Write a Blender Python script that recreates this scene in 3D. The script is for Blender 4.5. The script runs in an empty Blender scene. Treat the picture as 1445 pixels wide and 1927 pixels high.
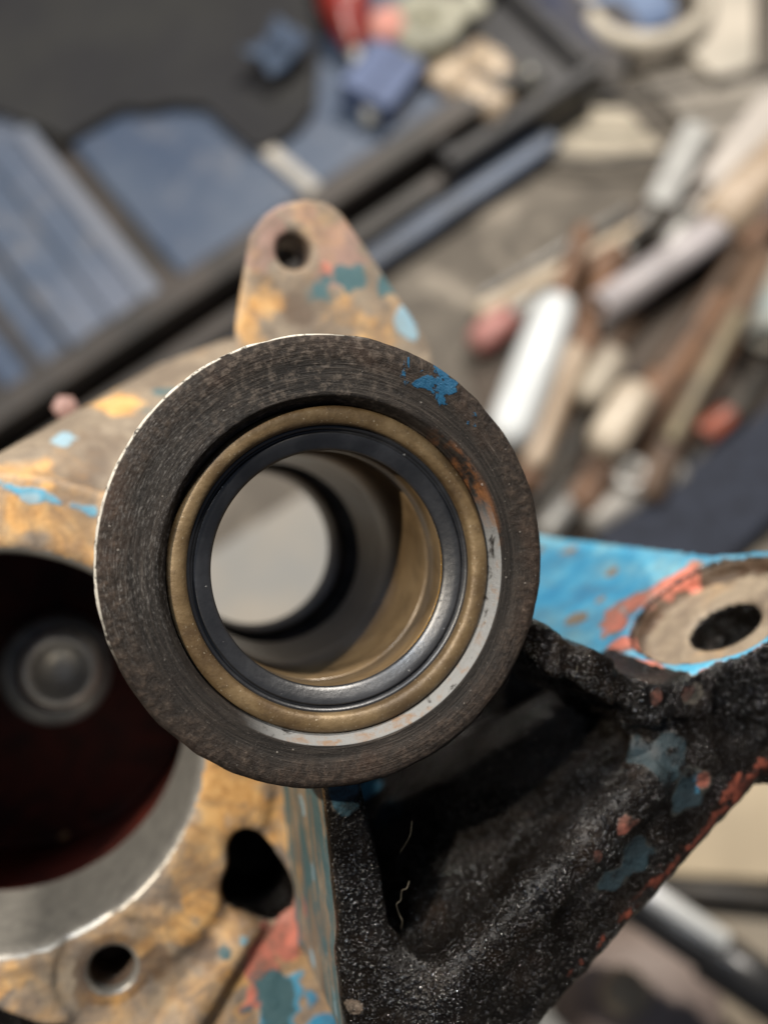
import bpy, bmesh, math, random
import numpy as np
from mathutils import Vector, Matrix

# ------------------------------------------------------------------ camera, world, lamps
SC = bpy.context.scene
F = 1927.0                       # focal length in photograph pixels (36 mm on a 36 mm tall sensor)
CX, CY = 722.5, 963.5
HCAM = 0.62
TILT = math.radians(20)
CAM = Matrix.Translation((0, 0, HCAM)) @ Matrix.Rotation(TILT, 4, 'X')

cd = bpy.data.cameras.new('camera')
cam = bpy.data.objects.new('camera', cd)
SC.collection.objects.link(cam)
cam.matrix_world = CAM
cd.sensor_fit = 'VERTICAL'; cd.sensor_height = 36; cd.sensor_width = 27; cd.lens = 36
cd.clip_start = 0.005; cd.clip_end = 60
cd.dof.use_dof = True; cd.dof.focus_distance = 0.1395; cd.dof.aperture_fstop = 8.9; cd.dof.aperture_blades = 0
SC.camera = cam

W = bpy.data.worlds.new('World'); SC.world = W; W.use_nodes = True
bg = W.node_tree.nodes['Background']
bg.inputs['Color'].default_value = (0.62, 0.74, 1.0, 1)
bg.inputs['Strength'].default_value = 0.10

# casting frame: origin at the centre of the bored end face, +z out of the bore towards the viewer (mm)
C0 = np.array([(623.7-CX)/F*139, -(1056-CY)/F*139, -139.0])
dv = np.array([(192.7-CX)/F, -(956.5-CY)/F, -1.0]); dv /= np.linalg.norm(dv)
wv = -dv
uv_ = np.array([1.0, 0, 0]); uv_ -= wv*uv_.dot(wv); uv_ /= np.linalg.norm(uv_)
vv_ = np.cross(wv, uv_)
ROT = np.stack([uv_, vv_, wv])   # rows: local axes in camera coordinates
def c2l(p): return ROT @ (np.asarray(p) - C0)
def ray(px, py): return np.array([(px-CX)/F, -(py-CY)/F, -1.0])
def loc(px, py, z): return c2l(ray(px, py)*z)
def on_w(px, py, w):
    r = ray(px, py); t = (w + wv.dot(C0))/wv.dot(r)
    return c2l(r*t)
def l2cam(P): return P @ ROT + C0
FRAME = CAM @ (Matrix.Translation(Vector(C0*0.001)) @ Matrix(ROT.T.tolist()).to_4x4())

def lamp(name, d, dist, energy, col, size):
    l = bpy.data.lights.new(name, 'AREA'); l.shape = 'DISK'; l.size = size; l.energy = energy; l.color = col
    o = bpy.data.objects.new(name, l); SC.collection.objects.link(o)
    d = Vector(d).normalized()
    o.location = (FRAME @ (d*dist).to_4d()).to_3d() if False else FRAME @ (d*dist)
    t = FRAME.translation
    o.rotation_euler = (t - o.location).to_track_quat('-Z', 'Y').to_euler()
lamp('work_lamp', (-0.68, 0.36, 0.62), 1.35, 22, (1.0, 0.88, 0.72), 0.035)
lamp('ceiling_lamp', (0.14, 0.88, 0.40), 1.6, 34, (1.0, 0.93, 0.84), 0.12)
lamp('cool_sheen_light', (-0.50, 0.60, 0.60), 1.1, 6.5, (0.74, 0.86, 1.0), 0.28)  # unseen cool light, added for bluish sheen on rubber lip and grease
SC.view_settings.view_transform = 'Standard'; SC.view_settings.look = 'None'
SC.view_settings.exposure = 0.0; SC.view_settings.gamma = 1
try: SC.view_settings.use_curve_mapping = False
except Exception: pass

rng = np.random.default_rng(7)
random.seed(7)

# ------------------------------------------------------------------ object helpers
def mesh_obj(name, verts, faces, mat, parent=None, smooth=True):
    me = bpy.data.meshes.new(name)
    me.from_pydata([tuple(map(float, v)) for v in verts], [], faces)
    me.update()
    if mat: me.materials.append(mat)
    if smooth: me.shade_smooth()
    o = bpy.data.objects.new(name, me); SC.collection.objects.link(o)
    if parent: o.parent = parent
    return o
def tag(o, label=None, cat=None, group=None, kind=None):
    if label: o['label'] = label
    if cat: o['category'] = cat
    if group: o['group'] = group
    if kind: o['kind'] = kind
    return o
def empty(name, mw, label, cat, group=None):
    o = bpy.data.objects.new(name, None); SC.collection.objects.link(o)
    o.empty_display_size = 0.01
    o.matrix_world = mw if isinstance(mw, Matrix) else Matrix.Translation(mw)
    return tag(o, label, cat, group)

# ------------------------------------------------------------------ material helper
class Mat:
    def __init__(s, name):
        s.m = bpy.data.materials.new(name); s.m.use_nodes = True
        s.t = s.m.node_tree; s.b = s.t.nodes['Principled BSDF']
        s.tc = s.t.nodes.new('ShaderNodeTexCoord').outputs['Object']
    def put(s, sock, v):
        if hasattr(v, 'is_output'): s.t.links.new(v, sock)
        elif v is not None:
            if isinstance(v, (tuple, list)) and len(v) == 3 and sock.type == 'RGBA': v = (*v, 1)
            sock.default_value = v
    def math(s, op, a, b=0.0, c=0.0, clamp=False):
        n = s.t.nodes.new('ShaderNodeMath'); n.operation = op; n.use_clamp = clamp
        s.put(n.inputs[0], a); s.put(n.inputs[1], b); s.put(n.inputs[2], c); return n.outputs[0]
    def vmath(s, op, a, b):
        n = s.t.nodes.new('ShaderNodeVectorMath'); n.operation = op
        s.put(n.inputs[0], a); s.put(n.inputs[1], b)
        return n.outputs['Value'] if op in ('DISTANCE', 'LENGTH', 'DOT_PRODUCT') else n.outputs[0]
    def noise(s, scale, detail=4, rough=0.55, dist=0.0, vec=None, off=0):
        n = s.t.nodes.new('ShaderNodeTexNoise'); v = vec or s.tc
        if off: v = s.vmath('ADD', v, (off, off*1.7, off*0.6))
        s.put(n.inputs['Vector'], v); n.inputs['Scale'].default_value = scale
        n.inputs['Detail'].default_value = detail; n.inputs['Roughness'].default_value = rough
        n.inputs['Distortion'].default_value = dist
        return n.outputs['Fac']
    def voro(s, scale, vec=None, feat='F1'):
        n = s.t.nodes.new('ShaderNodeTexVoronoi'); n.feature = feat
        s.put(n.inputs['Vector'], vec or s.tc); n.inputs['Scale'].default_value = scale
        return n.outputs['Distance']
    def step(s, v, a, b, lo=0.0, hi=1.0):
        n = s.t.nodes.new('ShaderNodeMapRange'); n.interpolation_type = 'SMOOTHSTEP'
        s.put(n.inputs['Value'], v); s.put(n.inputs['From Min'], a); s.put(n.inputs['From Max'], b)
        s.put(n.inputs['To Min'], lo); s.put(n.inputs['To Max'], hi); return n.outputs[0]
    def mix(s, f, a, b):
        n = s.t.nodes.new('ShaderNodeMix'); n.data_type = 'RGBA'
        s.put(n.inputs[0], f); s.put(n.inputs[6], a); s.put(n.inputs[7], b); return n.outputs[2]
    def ramp(s, f, stops):
        n = s.t.nodes.new('ShaderNodeValToRGB'); s.put(n.inputs[0], f); e = n.color_ramp.elements
        while len(e) < len(stops): e.new(0.5)
        for i, (p, c) in enumerate(stops): e[i].position = p; e[i].color = (*c, 1)
        return n.outputs[0]
    def attr(s, name):
        n = s.t.nodes.new('ShaderNodeAttribute'); n.attribute_name = name
        sp = s.t.nodes.new('ShaderNodeSeparateColor'); s.t.links.new(n.outputs['Color'], sp.inputs[0])
        return list(sp.outputs[:3]) + [n.outputs['Alpha']]
    def sep(s, v=None):
        n = s.t.nodes.new('ShaderNodeSeparateXYZ'); s.put(n.inputs[0], v or s.tc); return n.outputs
    def comb(s, x, y, z):
        n = s.t.nodes.new('ShaderNodeCombineXYZ'); s.put(n.inputs[0], x); s.put(n.inputs[1], y); s.put(n.inputs[2], z); return n.outputs[0]
    def bump(s, h, dist, strength=1.0, normal=None):
        n = s.t.nodes.new('ShaderNodeBump'); s.put(n.inputs['Height'], h)
        n.inputs['Distance'].default_value = dist; s.put(n.inputs['Strength'], strength)
        if normal: s.put(n.inputs['Normal'], normal)
        return n.outputs[0]
    def out(s, col, rough=0.5, metal=0.0, bump=None, spec=None, coat=None):
        s.put(s.b.inputs['Base Color'], col); s.put(s.b.inputs['Roughness'], rough); s.put(s.b.inputs['Metallic'], metal)
        if bump: s.put(s.b.inputs['Normal'], bump)
        if spec is not None: s.put(s.b.inputs['Specular IOR Level'], spec)
        if coat is not None:
            s.put(s.b.inputs['Coat Weight'], coat); s.b.inputs['Coat Roughness'].default_value = 0.12
        return s.m

def simple(name, c1, c2=None, rough=0.5, metal=0.0, scale=40, bumpd=0.0, bscale=None, spec=None, mid=(0.35, 0.65)):
    M = Mat(name)
    c2 = c2 or tuple(x*0.6 for x in c1)
    c1 = tuple(min(0.82, x*1.4) for x in c1); c2 = tuple(min(0.8, x*1.4) for x in c2)
    n = M.noise(scale, 5, 0.6)
    col = M.mix(M.step(n, *mid), c1, c2)
    r = M.math('ADD', rough-0.08, M.math('MULTIPLY', M.noise(scale*2.3, 3, off=3.1), 0.16))
    b = M.bump(M.noise(bscale or scale*6, 4), bumpd) if bumpd else None
    return M.out(col, r, metal, b, spec)

# ------------------------------------------------------------------ materials of the casting
def cast_material():
    M = Mat('worn_painted_cast_iron')
    bl, og, pr, gr = M.attr('paint')
    tan, red, mach, oil = M.attr('wear'); pinkd, brn, teal, _x = M.attr('dust')
    n1 = M.noise(115, 6, 0.58, 0.5); n2 = M.noise(420, 5, 0.65, off=2.3); n3 = M.noise(90, 5, 0.6, off=5.1)
    n4 = M.noise(1500, 4, 0.6, off=1.1); n5 = M.noise(260, 6, 0.65, 0.6, off=8.2)
    base = M.ramp(n1, [(0.3, (0.13, 0.105, 0.085)), (0.5, (0.27, 0.23, 0.19)), (0.7, (0.40, 0.34, 0.27))])
    def mask(m, n, amp, soft=0.05):
        v = M.math('ADD', m, M.math('MULTIPLY', M.math('SUBTRACT', n, 0.5), amp))
        return M.step(v, 0.5-soft, 0.5+soft)
    tanc = M.mix(M.step(n2, 0.35, 0.7), (0.29, 0.235, 0.17), (0.215, 0.17, 0.122))
    col = M.mix(mask(tan, n3, 1.0, 0.2), base, tanc)
    col = M.mix(mask(pinkd, n3, 0.6, 0.18), col, M.mix(n2, (0.25, 0.155, 0.125), (0.40, 0.26, 0.215)))
    col = M.mix(mask(brn, n1, 0.8, 0.36), col, M.mix(n2, (0.050, 0.030, 0.019), (0.135, 0.082, 0.050)))
    orc = M.ramp(n5, [(0.28, (0.30, 0.15, 0.05)), (0.42, (0.56, 0.30, 0.10)), (0.6, (0.70, 0.42, 0.165)), (0.75, (0.50, 0.38, 0.24))])
    col = M.mix(mask(og, n1, 1.2, 0.28), col, orc)
    prc = M.mix(M.step(n2, 0.35, 0.7), (0.64, 0.20, 0.135), (0.46, 0.15, 0.105))
    prn = M.math('ADD', M.math('MULTIPLY', n3, 0.6), M.math('ADD', M.math('MULTIPLY', n2, 0.3), M.math('MULTIPLY', n4, 0.1)))
    pm = mask(pr, prn, 1.5, 0.12)
    col = M.mix(pm, col, prc)
    blc = M.ramp(n3, [(0.3, (0.035, 0.22, 0.39)), (0.5, (0.070, 0.325, 0.50)), (0.72, (0.20, 0.43, 0.51))])
    bm = mask(bl, n5, 1.1, 0.11)
    col = M.mix(bm, col, M.mix(M.math('MULTIPLY', mask(tan, n3, 0.3, 0.2), 0.7), blc, (0.36, 0.45, 0.48)))
    grime = M.math('MULTIPLY', M.step(M.noise(80, 7, 0.70, 0.8, off=12.0), 0.40, 0.64), M.math('SUBTRACT', 1.0, M.math('MULTIPLY', bm, 0.55)))
    col = M.mix(M.math('MULTIPLY', grime, 0.74), col, M.mix(n2, (0.085, 0.060, 0.042), (0.18, 0.145, 0.112)))
    col = M.mix(M.step(n4, 0.62, 0.74, 0, 0.35), col, (0.07, 0.052, 0.04))
    rdc = M.mix(M.step(n1, 0.35, 0.7), (0.085, 0.012, 0.006), (0.03, 0.006, 0.004))
    col = M.mix(mask(red, n2, 0.4), col, rdc)
    mcc = M.mix(M.step(n2, 0.3, 0.7), (0.24, 0.225, 0.20), (0.33, 0.31, 0.27))
    mm = mask(mach, n2, 0.3, 0.1)
    col = M.mix(mm, col, mcc)
    col = M.mix(mask(teal, n5, 0.9, 0.12), col, M.mix(n2, (0.030, 0.085, 0.10), (0.09, 0.16, 0.17)))
    grc = M.ramp(n1, [(0.3, (0.0022, 0.0018, 0.0015)), (0.55, (0.005, 0.0038, 0.003)), (0.78, (0.016, 0.0105, 0.007))])
    col = M.mix(M.math('MULTIPLY', mask(oil, n5, 0.5, 0.2), 0.955), col, (0.009, 0.011, 0.0095))  # oil film over the bracket paint; on the web it paints in shade
    ed = M.math('ADD', _x, M.math('ADD', M.math('MULTIPLY', M.math('SUBTRACT', n3, 0.5), 1.3), M.math('MULTIPLY', M.math('SUBTRACT', n2, 0.5), 1.0)))
    edm = M.step(ed, 0.46, 0.60)
    gm = M.math('MULTIPLY', mask(gr, M.math('ADD', M.math('MULTIPLY', n2, 0.55), M.math('MULTIPLY', n5, 0.45)), 1.25, 0.12), M.math('SUBTRACT', 1.0, edm))
    col = M.mix(edm, col, M.mix(M.step(n2, 0.35, 0.65), (0.055, 0.014, 0.009), (0.20, 0.05, 0.028)))
    col = M.mix(gm, col, grc)
    vj = M.vmath('ADD', M.tc, M.comb(M.math('MULTIPLY', n4, 0.0006), M.math('MULTIPLY', n2, 0.0012), 0.0))
    blob = M.voro(1150, vj); blob2 = M.voro(2300, M.vmath('ADD', vj, (0.3, 0.1, 0.2)))
    dens = M.math('MULTIPLY', M.step(n5, 0.34, 0.54), M.step(n3, 0.36, 0.58, 0.25, 1.0))
    d1 = M.math('MULTIPLY', M.step(blob, 0.48, 0.14), dens); d2 = M.math('MULTIPLY', M.step(blob2, 0.48, 0.14), M.step(n1, 0.32, 0.50))
    drop = M.math('MAXIMUM', d1, M.math('MULTIPLY', d2, 0.7))
    gh = M.math('ADD', M.math('ADD', M.math('MULTIPLY', d1, 1.0), M.math('MULTIPLY', d2, 0.5)), M.math('MULTIPLY', n2, 0.35))
    bg_ = M.bump(gh, 0.00033, gm)
    bd = M.bump(M.math('ADD', n4, M.math('MULTIPLY', n2, 1.6)), 0.00016, M.math('SUBTRACT', 1.0, M.math('MULTIPLY', mm, 0.8)), bg_)
    edge = M.bump(M.math('ADD', bm, M.math('MULTIPLY', pm, 0.6)), 0.0001, 0.8, bd)
    rough = M.math('ADD', 0.50, M.math('MULTIPLY', n2, 0.2))
    rg = M.math('SUBTRACT', 0.31, M.math('MULTIPLY', drop, 0.23))
    nmx = M.t.nodes.new('ShaderNodeMix'); M.put(nmx.inputs[0], gm); M.put(nmx.inputs[2], rough); M.put(nmx.inputs[3], rg)
    sp2 = M.t.nodes.new('ShaderNodeMix'); M.put(sp2.inputs[0], gm); sp2.inputs[2].default_value = 0.4; M.put(sp2.inputs[3], M.math('ADD', M.step(n3, 0.42, 0.6, 0.08, 0.36), M.math('MULTIPLY', drop, 0.9)))
    spc = sp2.outputs[0]
    M.put(M.b.inputs['Coat Weight'], M.math('MULTIPLY', gm, M.math('MULTIPLY', drop, 1.0))); M.b.inputs['Coat Roughness'].default_value = 0.07; M.put(M.b.inputs['Coat Normal'], edge)
    return M.out(col, M.math('SUBTRACT', nmx.outputs[0], M.math('MULTIPLY', mm, 0.2)), M.math('MULTIPLY', mm, 0.5), edge, spc)

def boss_material(bc):
    M = Mat('turned_iron_face')
    X = M.sep()
    def polar(cx, cy):
        dx = M.math('SUBTRACT', X[0], cx); dy = M.math('SUBTRACT', X[1], cy)
        r = M.math('SQRT', M.math('ADD', M.math('MULTIPLY', dx, dx), M.math('MULTIPLY', dy, dy)))
        return r, M.math('ARCTAN2', dy, dx)
    r, th = polar(bc[0]*0.001, bc[1]*0.001)
    r0, th0 = polar(0.0, 0.0)
    pv = M.comb(M.math('MULTIPLY', r, 1000), M.math('MULTIPLY', M.math('COSINE', th), 1.6), M.math('MULTIPLY', M.math('SINE', th), 1.6))
    streak = M.noise(2.6, 6, 0.72, 0.0, M.vmath('MULTIPLY', pv, (1, 0.55, 0.55)))
    fines = M.noise(6.0, 5, 0.7, 0.0, M.vmath('MULTIPLY', pv, (1, 3.2, 3.2)))
    n1 = M.noise(160, 6, 0.6); n2 = M.noise(900, 5, 0.65, off=3.3); n3 = M.noise(2600, 4, 0.7, off=0.7); n4 = M.noise(320, 5, 0.6, 0.5, off=4.4)
    turned = M.ramp(streak, [(0.32, (0.009, 0.0078, 0.0068)), (0.48, (0.016, 0.0135, 0.0116)), (0.62, (0.036, 0.030, 0.025)), (0.76, (0.12, 0.103, 0.089))])
    raw = M.ramp(n2, [(0.3, (0.012, 0.009, 0.0072)), (0.5, (0.027, 0.020, 0.0155)), (0.66, (0.056, 0.041, 0.031)), (0.80, (0.18, 0.145, 0.115))])
    # the cast skin keeps to the outer rim, the lathe cut to the inner band
    rim = M.step(M.math('ADD', r0, M.math('MULTIPLY', M.math('SUBTRACT', n1, 0.5), 0.006)), 0.0262, 0.0288)
    col = M.mix(rim, turned, raw)
    col = M.mix(M.step(n1, 0.55, 0.72, 0, 0.55), col, (0.013, 0.010, 0.0085))
    n6 = M.noise(75, 6, 0.66, 0.7, off=14.0)
    col = M.mix(M.math('MULTIPLY', M.step(n6, 0.48, 0.66), M.math('ADD', 0.08, M.math('MULTIPLY', rim, 0.45))), col, M.mix(n2, (0.020, 0.011, 0.0075), (0.075, 0.046, 0.032)))
    col = M.mix(M.step(n6, 0.50, 0.36, 0, 0.3), col, (0.010, 0.009, 0.0083))
    col = M.mix(M.step(n3, 0.60, 0.72, 0, 0.6), col, (0.13, 0.115, 0.10))
    # scratch streaks on left flank and top, with their lit sheen painted in
    flank = M.step(M.vmath('DISTANCE', M.tc, (-0.0285, 0.008, 0.0)), 0.026, 0.010)
    col = M.mix(M.math('MULTIPLY', flank, M.step(fines, 0.50, 0.70, 0, 0.8)), col, (0.16, 0.15, 0.14))
    up = M.step(M.vmath('DISTANCE', M.tc, (-0.006, 0.030, 0.0)), 0.024, 0.008)
    col = M.mix(M.math('MULTIPLY', up, M.step(n2, 0.48, 0.66, 0, 0.55)), col, (0.12, 0.098, 0.08))
    # rust around the counterbore mouth
    rust = M.math('MULTIPLY', M.step(M.vmath('DISTANCE', M.tc, (0.0205, 0.0105, -0.0005)), 0.011, 0.004), M.step(n4, 0.42, 0.60))
    rust = M.math('MULTIPLY', rust, M.step(r, 0.0249, 0.0237))
    col = M.mix(rust, col, M.mix(n2, (0.05, 0.022, 0.012), (0.24, 0.10, 0.035)))
    # machined chamfer at the mouth; lit lower-right arc painted bare, shaded arc left dark
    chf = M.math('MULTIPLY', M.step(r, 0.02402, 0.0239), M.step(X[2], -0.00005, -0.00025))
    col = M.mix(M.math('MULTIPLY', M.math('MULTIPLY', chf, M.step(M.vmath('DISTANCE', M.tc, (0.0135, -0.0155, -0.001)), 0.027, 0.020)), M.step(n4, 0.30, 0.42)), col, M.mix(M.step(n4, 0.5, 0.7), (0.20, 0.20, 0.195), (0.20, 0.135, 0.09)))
    # fine grit and pale dust specks
    sp = M.math('MULTIPLY', M.step(M.math('ADD', M.voro(640), M.math('MULTIPLY', n2, 0.5)), 0.36, 0.28), M.step(n4, 0.5, 0.6))
    col = M.mix(M.math('MULTIPLY', sp, 0.7), col, (0.30, 0.27, 0.235))
    # chips of blue paint left on the rim
    ax = math.radians(49); ca, sa = math.cos(ax), math.sin(ax)
    d = M.vmath('SUBTRACT', M.tc, (0.0161, 0.0231, 0.0))
    dr = M.vmath('DOT_PRODUCT', d, (ca, sa, 0)); dt = M.vmath('DOT_PRODUCT', d, (-sa, ca, 0))
    el = M.math('SQRT', M.math('ADD', M.math('POWER', M.math('MULTIPLY', dr, 1/0.0026), 2), M.math('POWER', M.math('MULTIPLY', dt, 1/0.0068), 2)))
    pn = M.noise(330, 5, 0.6, 0.5, off=9.3)
    pmk = M.step(M.math('ADD', el, M.math('MULTIPLY', M.math('SUBTRACT', pn, 0.5), 6.0)), 0.48, 0.36)
    pmk = M.math('MULTIPLY', pmk, M.step(el, 1.35, 1.2))
    col = M.mix(pmk, col, M.mix(n2, (0.006, 0.042, 0.095), (0.022, 0.105, 0.19)))
    # pale line painted on the upper-left rim corner as its lit edge
    el2 = M.step(M.vmath('DISTANCE', M.tc, (-0.026, 0.020, -0.0003)), 0.034, 0.024)
    lit_edge = M.math('MULTIPLY', M.math('MULTIPLY', M.step(r0, 0.03066, 0.03082), el2), M.step(n2, 0.36, 0.5))
    col = M.mix(lit_edge, col, (0.62, 0.58, 0.50))
    h = M.math('ADD', M.math('MULTIPLY', streak, 1.0), M.math('ADD', M.math('MULTIPLY', n2, M.math('ADD', 0.35, M.math('MULTIPLY', rim, 0.9))), M.math('MULTIPLY', n3, 0.35)))
    h = M.math('ADD', h, M.math('ADD', M.math('MULTIPLY', pmk, 0.9), M.math('MULTIPLY', sp, 0.7)))
    bmp = M.bump(h, 0.00024)
    rough = M.math('ADD', 0.44, M.math('MULTIPLY', n2, 0.25))
    return M.out(col, M.math('SUBTRACT', rough, M.math('MULTIPLY', pmk, 0.1)), 0.0, bmp, 0.2)

def brass_material():
    M = Mat('passivated_seal_case')
    n1 = M.noise(170, 6, 0.6); n2 = M.noise(800, 5, 0.65, off=2); n3 = M.noise(60, 3, 0.5, off=6)
    c = M.ramp(n1, [(0.3, (0.060, 0.036, 0.016)), (0.5, (0.125, 0.082, 0.038)), (0.68, (0.20, 0.14, 0.072)), (0.85, (0.34, 0.28, 0.19))])
    c = M.mix(M.step(n2, 0.55, 0.75, 0, 0.6), c, (0.05, 0.032, 0.017))
    c = M.mix(M.step(n3, 0.45, 0.62, 0, 0.65), c, (0.060, 0.040, 0.022))
    c = M.mix(M.step(M.noise(2400, 3, 0.6, off=9), 0.64, 0.72, 0, 0.6), c, (0.42, 0.36, 0.26))
    return M.out(c, M.math('ADD', 0.36, M.math('MULTIPLY', n2, 0.25)), 0.25, M.bump(M.math('ADD', n2, n1), 0.00012), 0.5)

def rubber_material():
    M = Mat('black_nitrile_rubber')
    n1 = M.noise(150, 5, 0.6); n2 = M.noise(1100, 5, 0.65, off=2)
    c = M.mix(M.step(n1, 0.4, 0.7), (0.010, 0.0105, 0.012), (0.020, 0.021, 0.024))
    sp = M.step(M.math('ADD', M.voro(480), M.math('MULTIPLY', n2, 0.4)), 0.27, 0.22)
    c = M.mix(M.math('MULTIPLY', sp, 0.5), c, (0.3, 0.3, 0.3))
    r = M.math('ADD', 0.27, M.math('MULTIPLY', n1, 0.22))
    return M.out(c, r, 0.0, M.bump(M.math('ADD', n2, M.math('MULTIPLY', sp, 2)), 0.00005), 1.0)

def bore_material():
    M = Mat('oiled_bore_steel')
    X = M.sep()
    th = M.math('ARCTAN2', X[1], X[0])
    pv = M.comb(M.math('MULTIPLY', X[2], 1000), M.math('MULTIPLY', M.math('COSINE', th), 2.5), M.math('MULTIPLY', M.math('SINE', th), 2.5))
    st = M.noise(1.4, 5, 0.65, 0, pv); n1 = M.noise(130, 5, 0.6, 0.5); n2 = M.noise(900, 5, 0.7, off=3)
    c = M.ramp(n1, [(0.3, (0.075, 0.051, 0.027)), (0.5, (0.118, 0.080, 0.042)), (0.72, (0.165, 0.114, 0.060))])
    c = M.mix(M.step(st, 0.5, 0.75, 0, 0.5), c, (0.10, 0.08, 0.055))
    pit = M.step(n2, 0.66, 0.72)
    c = M.mix(M.math('MULTIPLY', pit, 0.7), c, (0.03, 0.02, 0.012))
    return M.out(c, M.math('ADD', 0.22, M.math('MULTIPLY', n1, 0.18)), 0.12, M.bump(M.math('ADD', st, M.math('MULTIPLY', n2, 0.6)), 0.00004), 0.4, 0.1)

# ------------------------------------------------------------------ signed-distance casting
VX = 0.62
LO = np.array([-104.0, -97.0, -138.0]); HI = np.array([98.0, 76.0, 1.0])
NS = np.ceil((HI-LO)/VX).astype(int)+1
gx = (LO[0]+VX*np.arange(NS[0])).astype(np.float32)
gy = (LO[1]+VX*np.arange(NS[1])).astype(np.float32)
gz = (LO[2]+VX*np.arange(NS[2])).astype(np.float32)
D = np.full(NS, 60.0, np.float32)
LAB = np.zeros(NS, np.int8)

def sub(lo, hi, m=9.0):
    a = np.clip(np.floor((np.asarray(lo)-m-LO)/VX).astype(int), 0, NS-1)
    b = np.clip(np.ceil((np.asarray(hi)+m-LO)/VX).astype(int)+1, 1, NS)
    return slice(a[0], b[0]), slice(a[1], b[1]), slice(a[2], b[2])
def coords(s): return gx[s[0]][:, None, None], gy[s[1]][None, :, None], gz[s[2]][None, None, :]
def add(s, d, label, k=2.5):
    A = D[s]; h = np.clip(0.5+0.5*(A-d)/k, 0, 1)
    LAB[s] = np.where(d < A, label, LAB[s])
    D[s] = A*(1-h)+d*h-k*h*(1-h)
def cut(s, d, k=0.8):
    A = D[s]; nd = -d; h = np.clip(0.5-0.5*(A-nd)/k, 0, 1)
    D[s] = A*(1-h)+nd*h+k*h*(1-h)
def hull_planes(P):
    P = np.asarray(P, float); n = len(P); out = []; c = P.mean(0)
    for i in range(n):
        for j in range(i+1, n):
            for k in range(j+1, n):
                q = np.cross(P[j]-P[i], P[k]-P[i]); L = np.linalg.norm(q)
                if L < 1e-6: continue
                q = q/L; e = q.dot(P[i])
                s = P@q-e
                if s.max() < 1e-4: pass
                elif s.min() > -1e-4: q, e = -q, -e
                else: continue
                if not any(abs(o[1]-e) < 1e-3 and o[0].dot(q) > 0.9999 for o in out): out.append((q, e))
    return out
def hull(P, label, r=1.5, k=2.5):
    P = np.asarray(P, float); s = sub(P.min(0)-r, P.max(0)+r); X, Y, Z = coords(s)
    d = None
    for q, e in hull_planes(P):
        t = X*np.float32(q[0])+Y*np.float32(q[1])+Z*np.float32(q[2])-np.float32(e)
        d = t if d is None else np.maximum(d, t)
    # round the edges by a smooth maximum of the two largest planes
    add(s, d-np.float32(r*0.3), label, k)
def prism(poly, w0, w1, label, r=1.0, k=2.5, draft=0.0, op='add'):
    """convex outline in (u, v), extruded along w; draft widens it towards w0"""
    poly = np.asarray(poly, float)[:, :2]; lo = [*poly.min(0), w0]; hi = [*poly.max(0), w1]
    s = sub(lo, hi); X, Y, Z = coords(s); d = None
    ar = np.sum(poly[:, 0]*np.roll(poly[:, 1], -1)-poly[:, 1]*np.roll(poly[:, 0], -1))
    if ar < 0: poly = poly[::-1]
    for a, b in zip(poly, np.roll(poly, -1, 0)):
        t = b-a; L = np.hypot(*t)
        if L < 1e-6: continue
        n = np.array([t[1], -t[0]])/L
        q = X*np.float32(n[0])+Y*np.float32(n[1])-np.float32(n.dot(a))
        d = q if d is None else np.maximum(d, q)
    d = d+np.float32(draft)*(Z-np.float32(w1))
    dz = np.maximum(Z-np.float32(w1), np.float32(w0)-Z)
    a_ = np.maximum(d+r, 0); b_ = np.maximum(dz+r, 0)
    d = np.minimum(np.maximum(d+r, dz+r), 0)+np.sqrt(a_*a_+b_*b_)-np.float32(r)
    if op == 'add': add(s, d, label, k)
    else: cut(s, d, k)
def cyl(c, n, R, h0, h1, label, k=2.0, r=0.6, op='add', taper=0.0):
    c = np.asarray(c, float); n = np.asarray(n, float)/np.linalg.norm(n)
    e = [c+n*h0, c+n*h1]; lo = np.min(e, 0)-R; hi = np.max(e, 0)+R
    s = sub(lo, hi); X, Y, Z = coords(s)
    dx, dy, dz = X-np.float32(c[0]), Y-np.float32(c[1]), Z-np.float32(c[2])
    t = dx*np.float32(n[0])+dy*np.float32(n[1])+dz*np.float32(n[2])
    rr = np.sqrt(np.maximum(dx*dx+dy*dy+dz*dz-t*t, 0))
    q = rr-np.float32(R)-np.float32(taper)*(t-np.float32(h1)); z = np.maximum(t-np.float32(h1), np.float32(h0)-t)
    a_ = np.maximum(q+r, 0); b_ = np.maximum(z+r, 0)
    d = np.minimum(np.maximum(q+r, z+r), 0)+np.sqrt(a_*a_+b_*b_)-np.float32(r)
    if op == 'add': add(s, d, label, k)
    else: cut(s, d, k)
def capsule(a, b, ra, rb, label, k=2.5):
    a, b = np.asarray(a, float), np.asarray(b, float); R = max(ra, rb)
    s = sub(np.minimum(a, b)-R, np.maximum(a, b)+R); X, Y, Z = coords(s); ab = b-a
    t = ((X-np.float32(a[0]))*np.float32(ab[0])+(Y-np.float32(a[1]))*np.float32(ab[1])+(Z-np.float32(a[2]))*np.float32(ab[2]))/np.float32(ab.dot(ab))
    t = np.clip(t, 0, 1)
    d = np.sqrt((X-np.float32(a[0])-t*np.float32(ab[0]))**2+(Y-np.float32(a[1])-t*np.float32(ab[1]))**2+(Z-np.float32(a[2])-t*np.float32(ab[2]))**2)-(ra+(rb-ra)*t)
    add(s, d, label, k)

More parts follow.
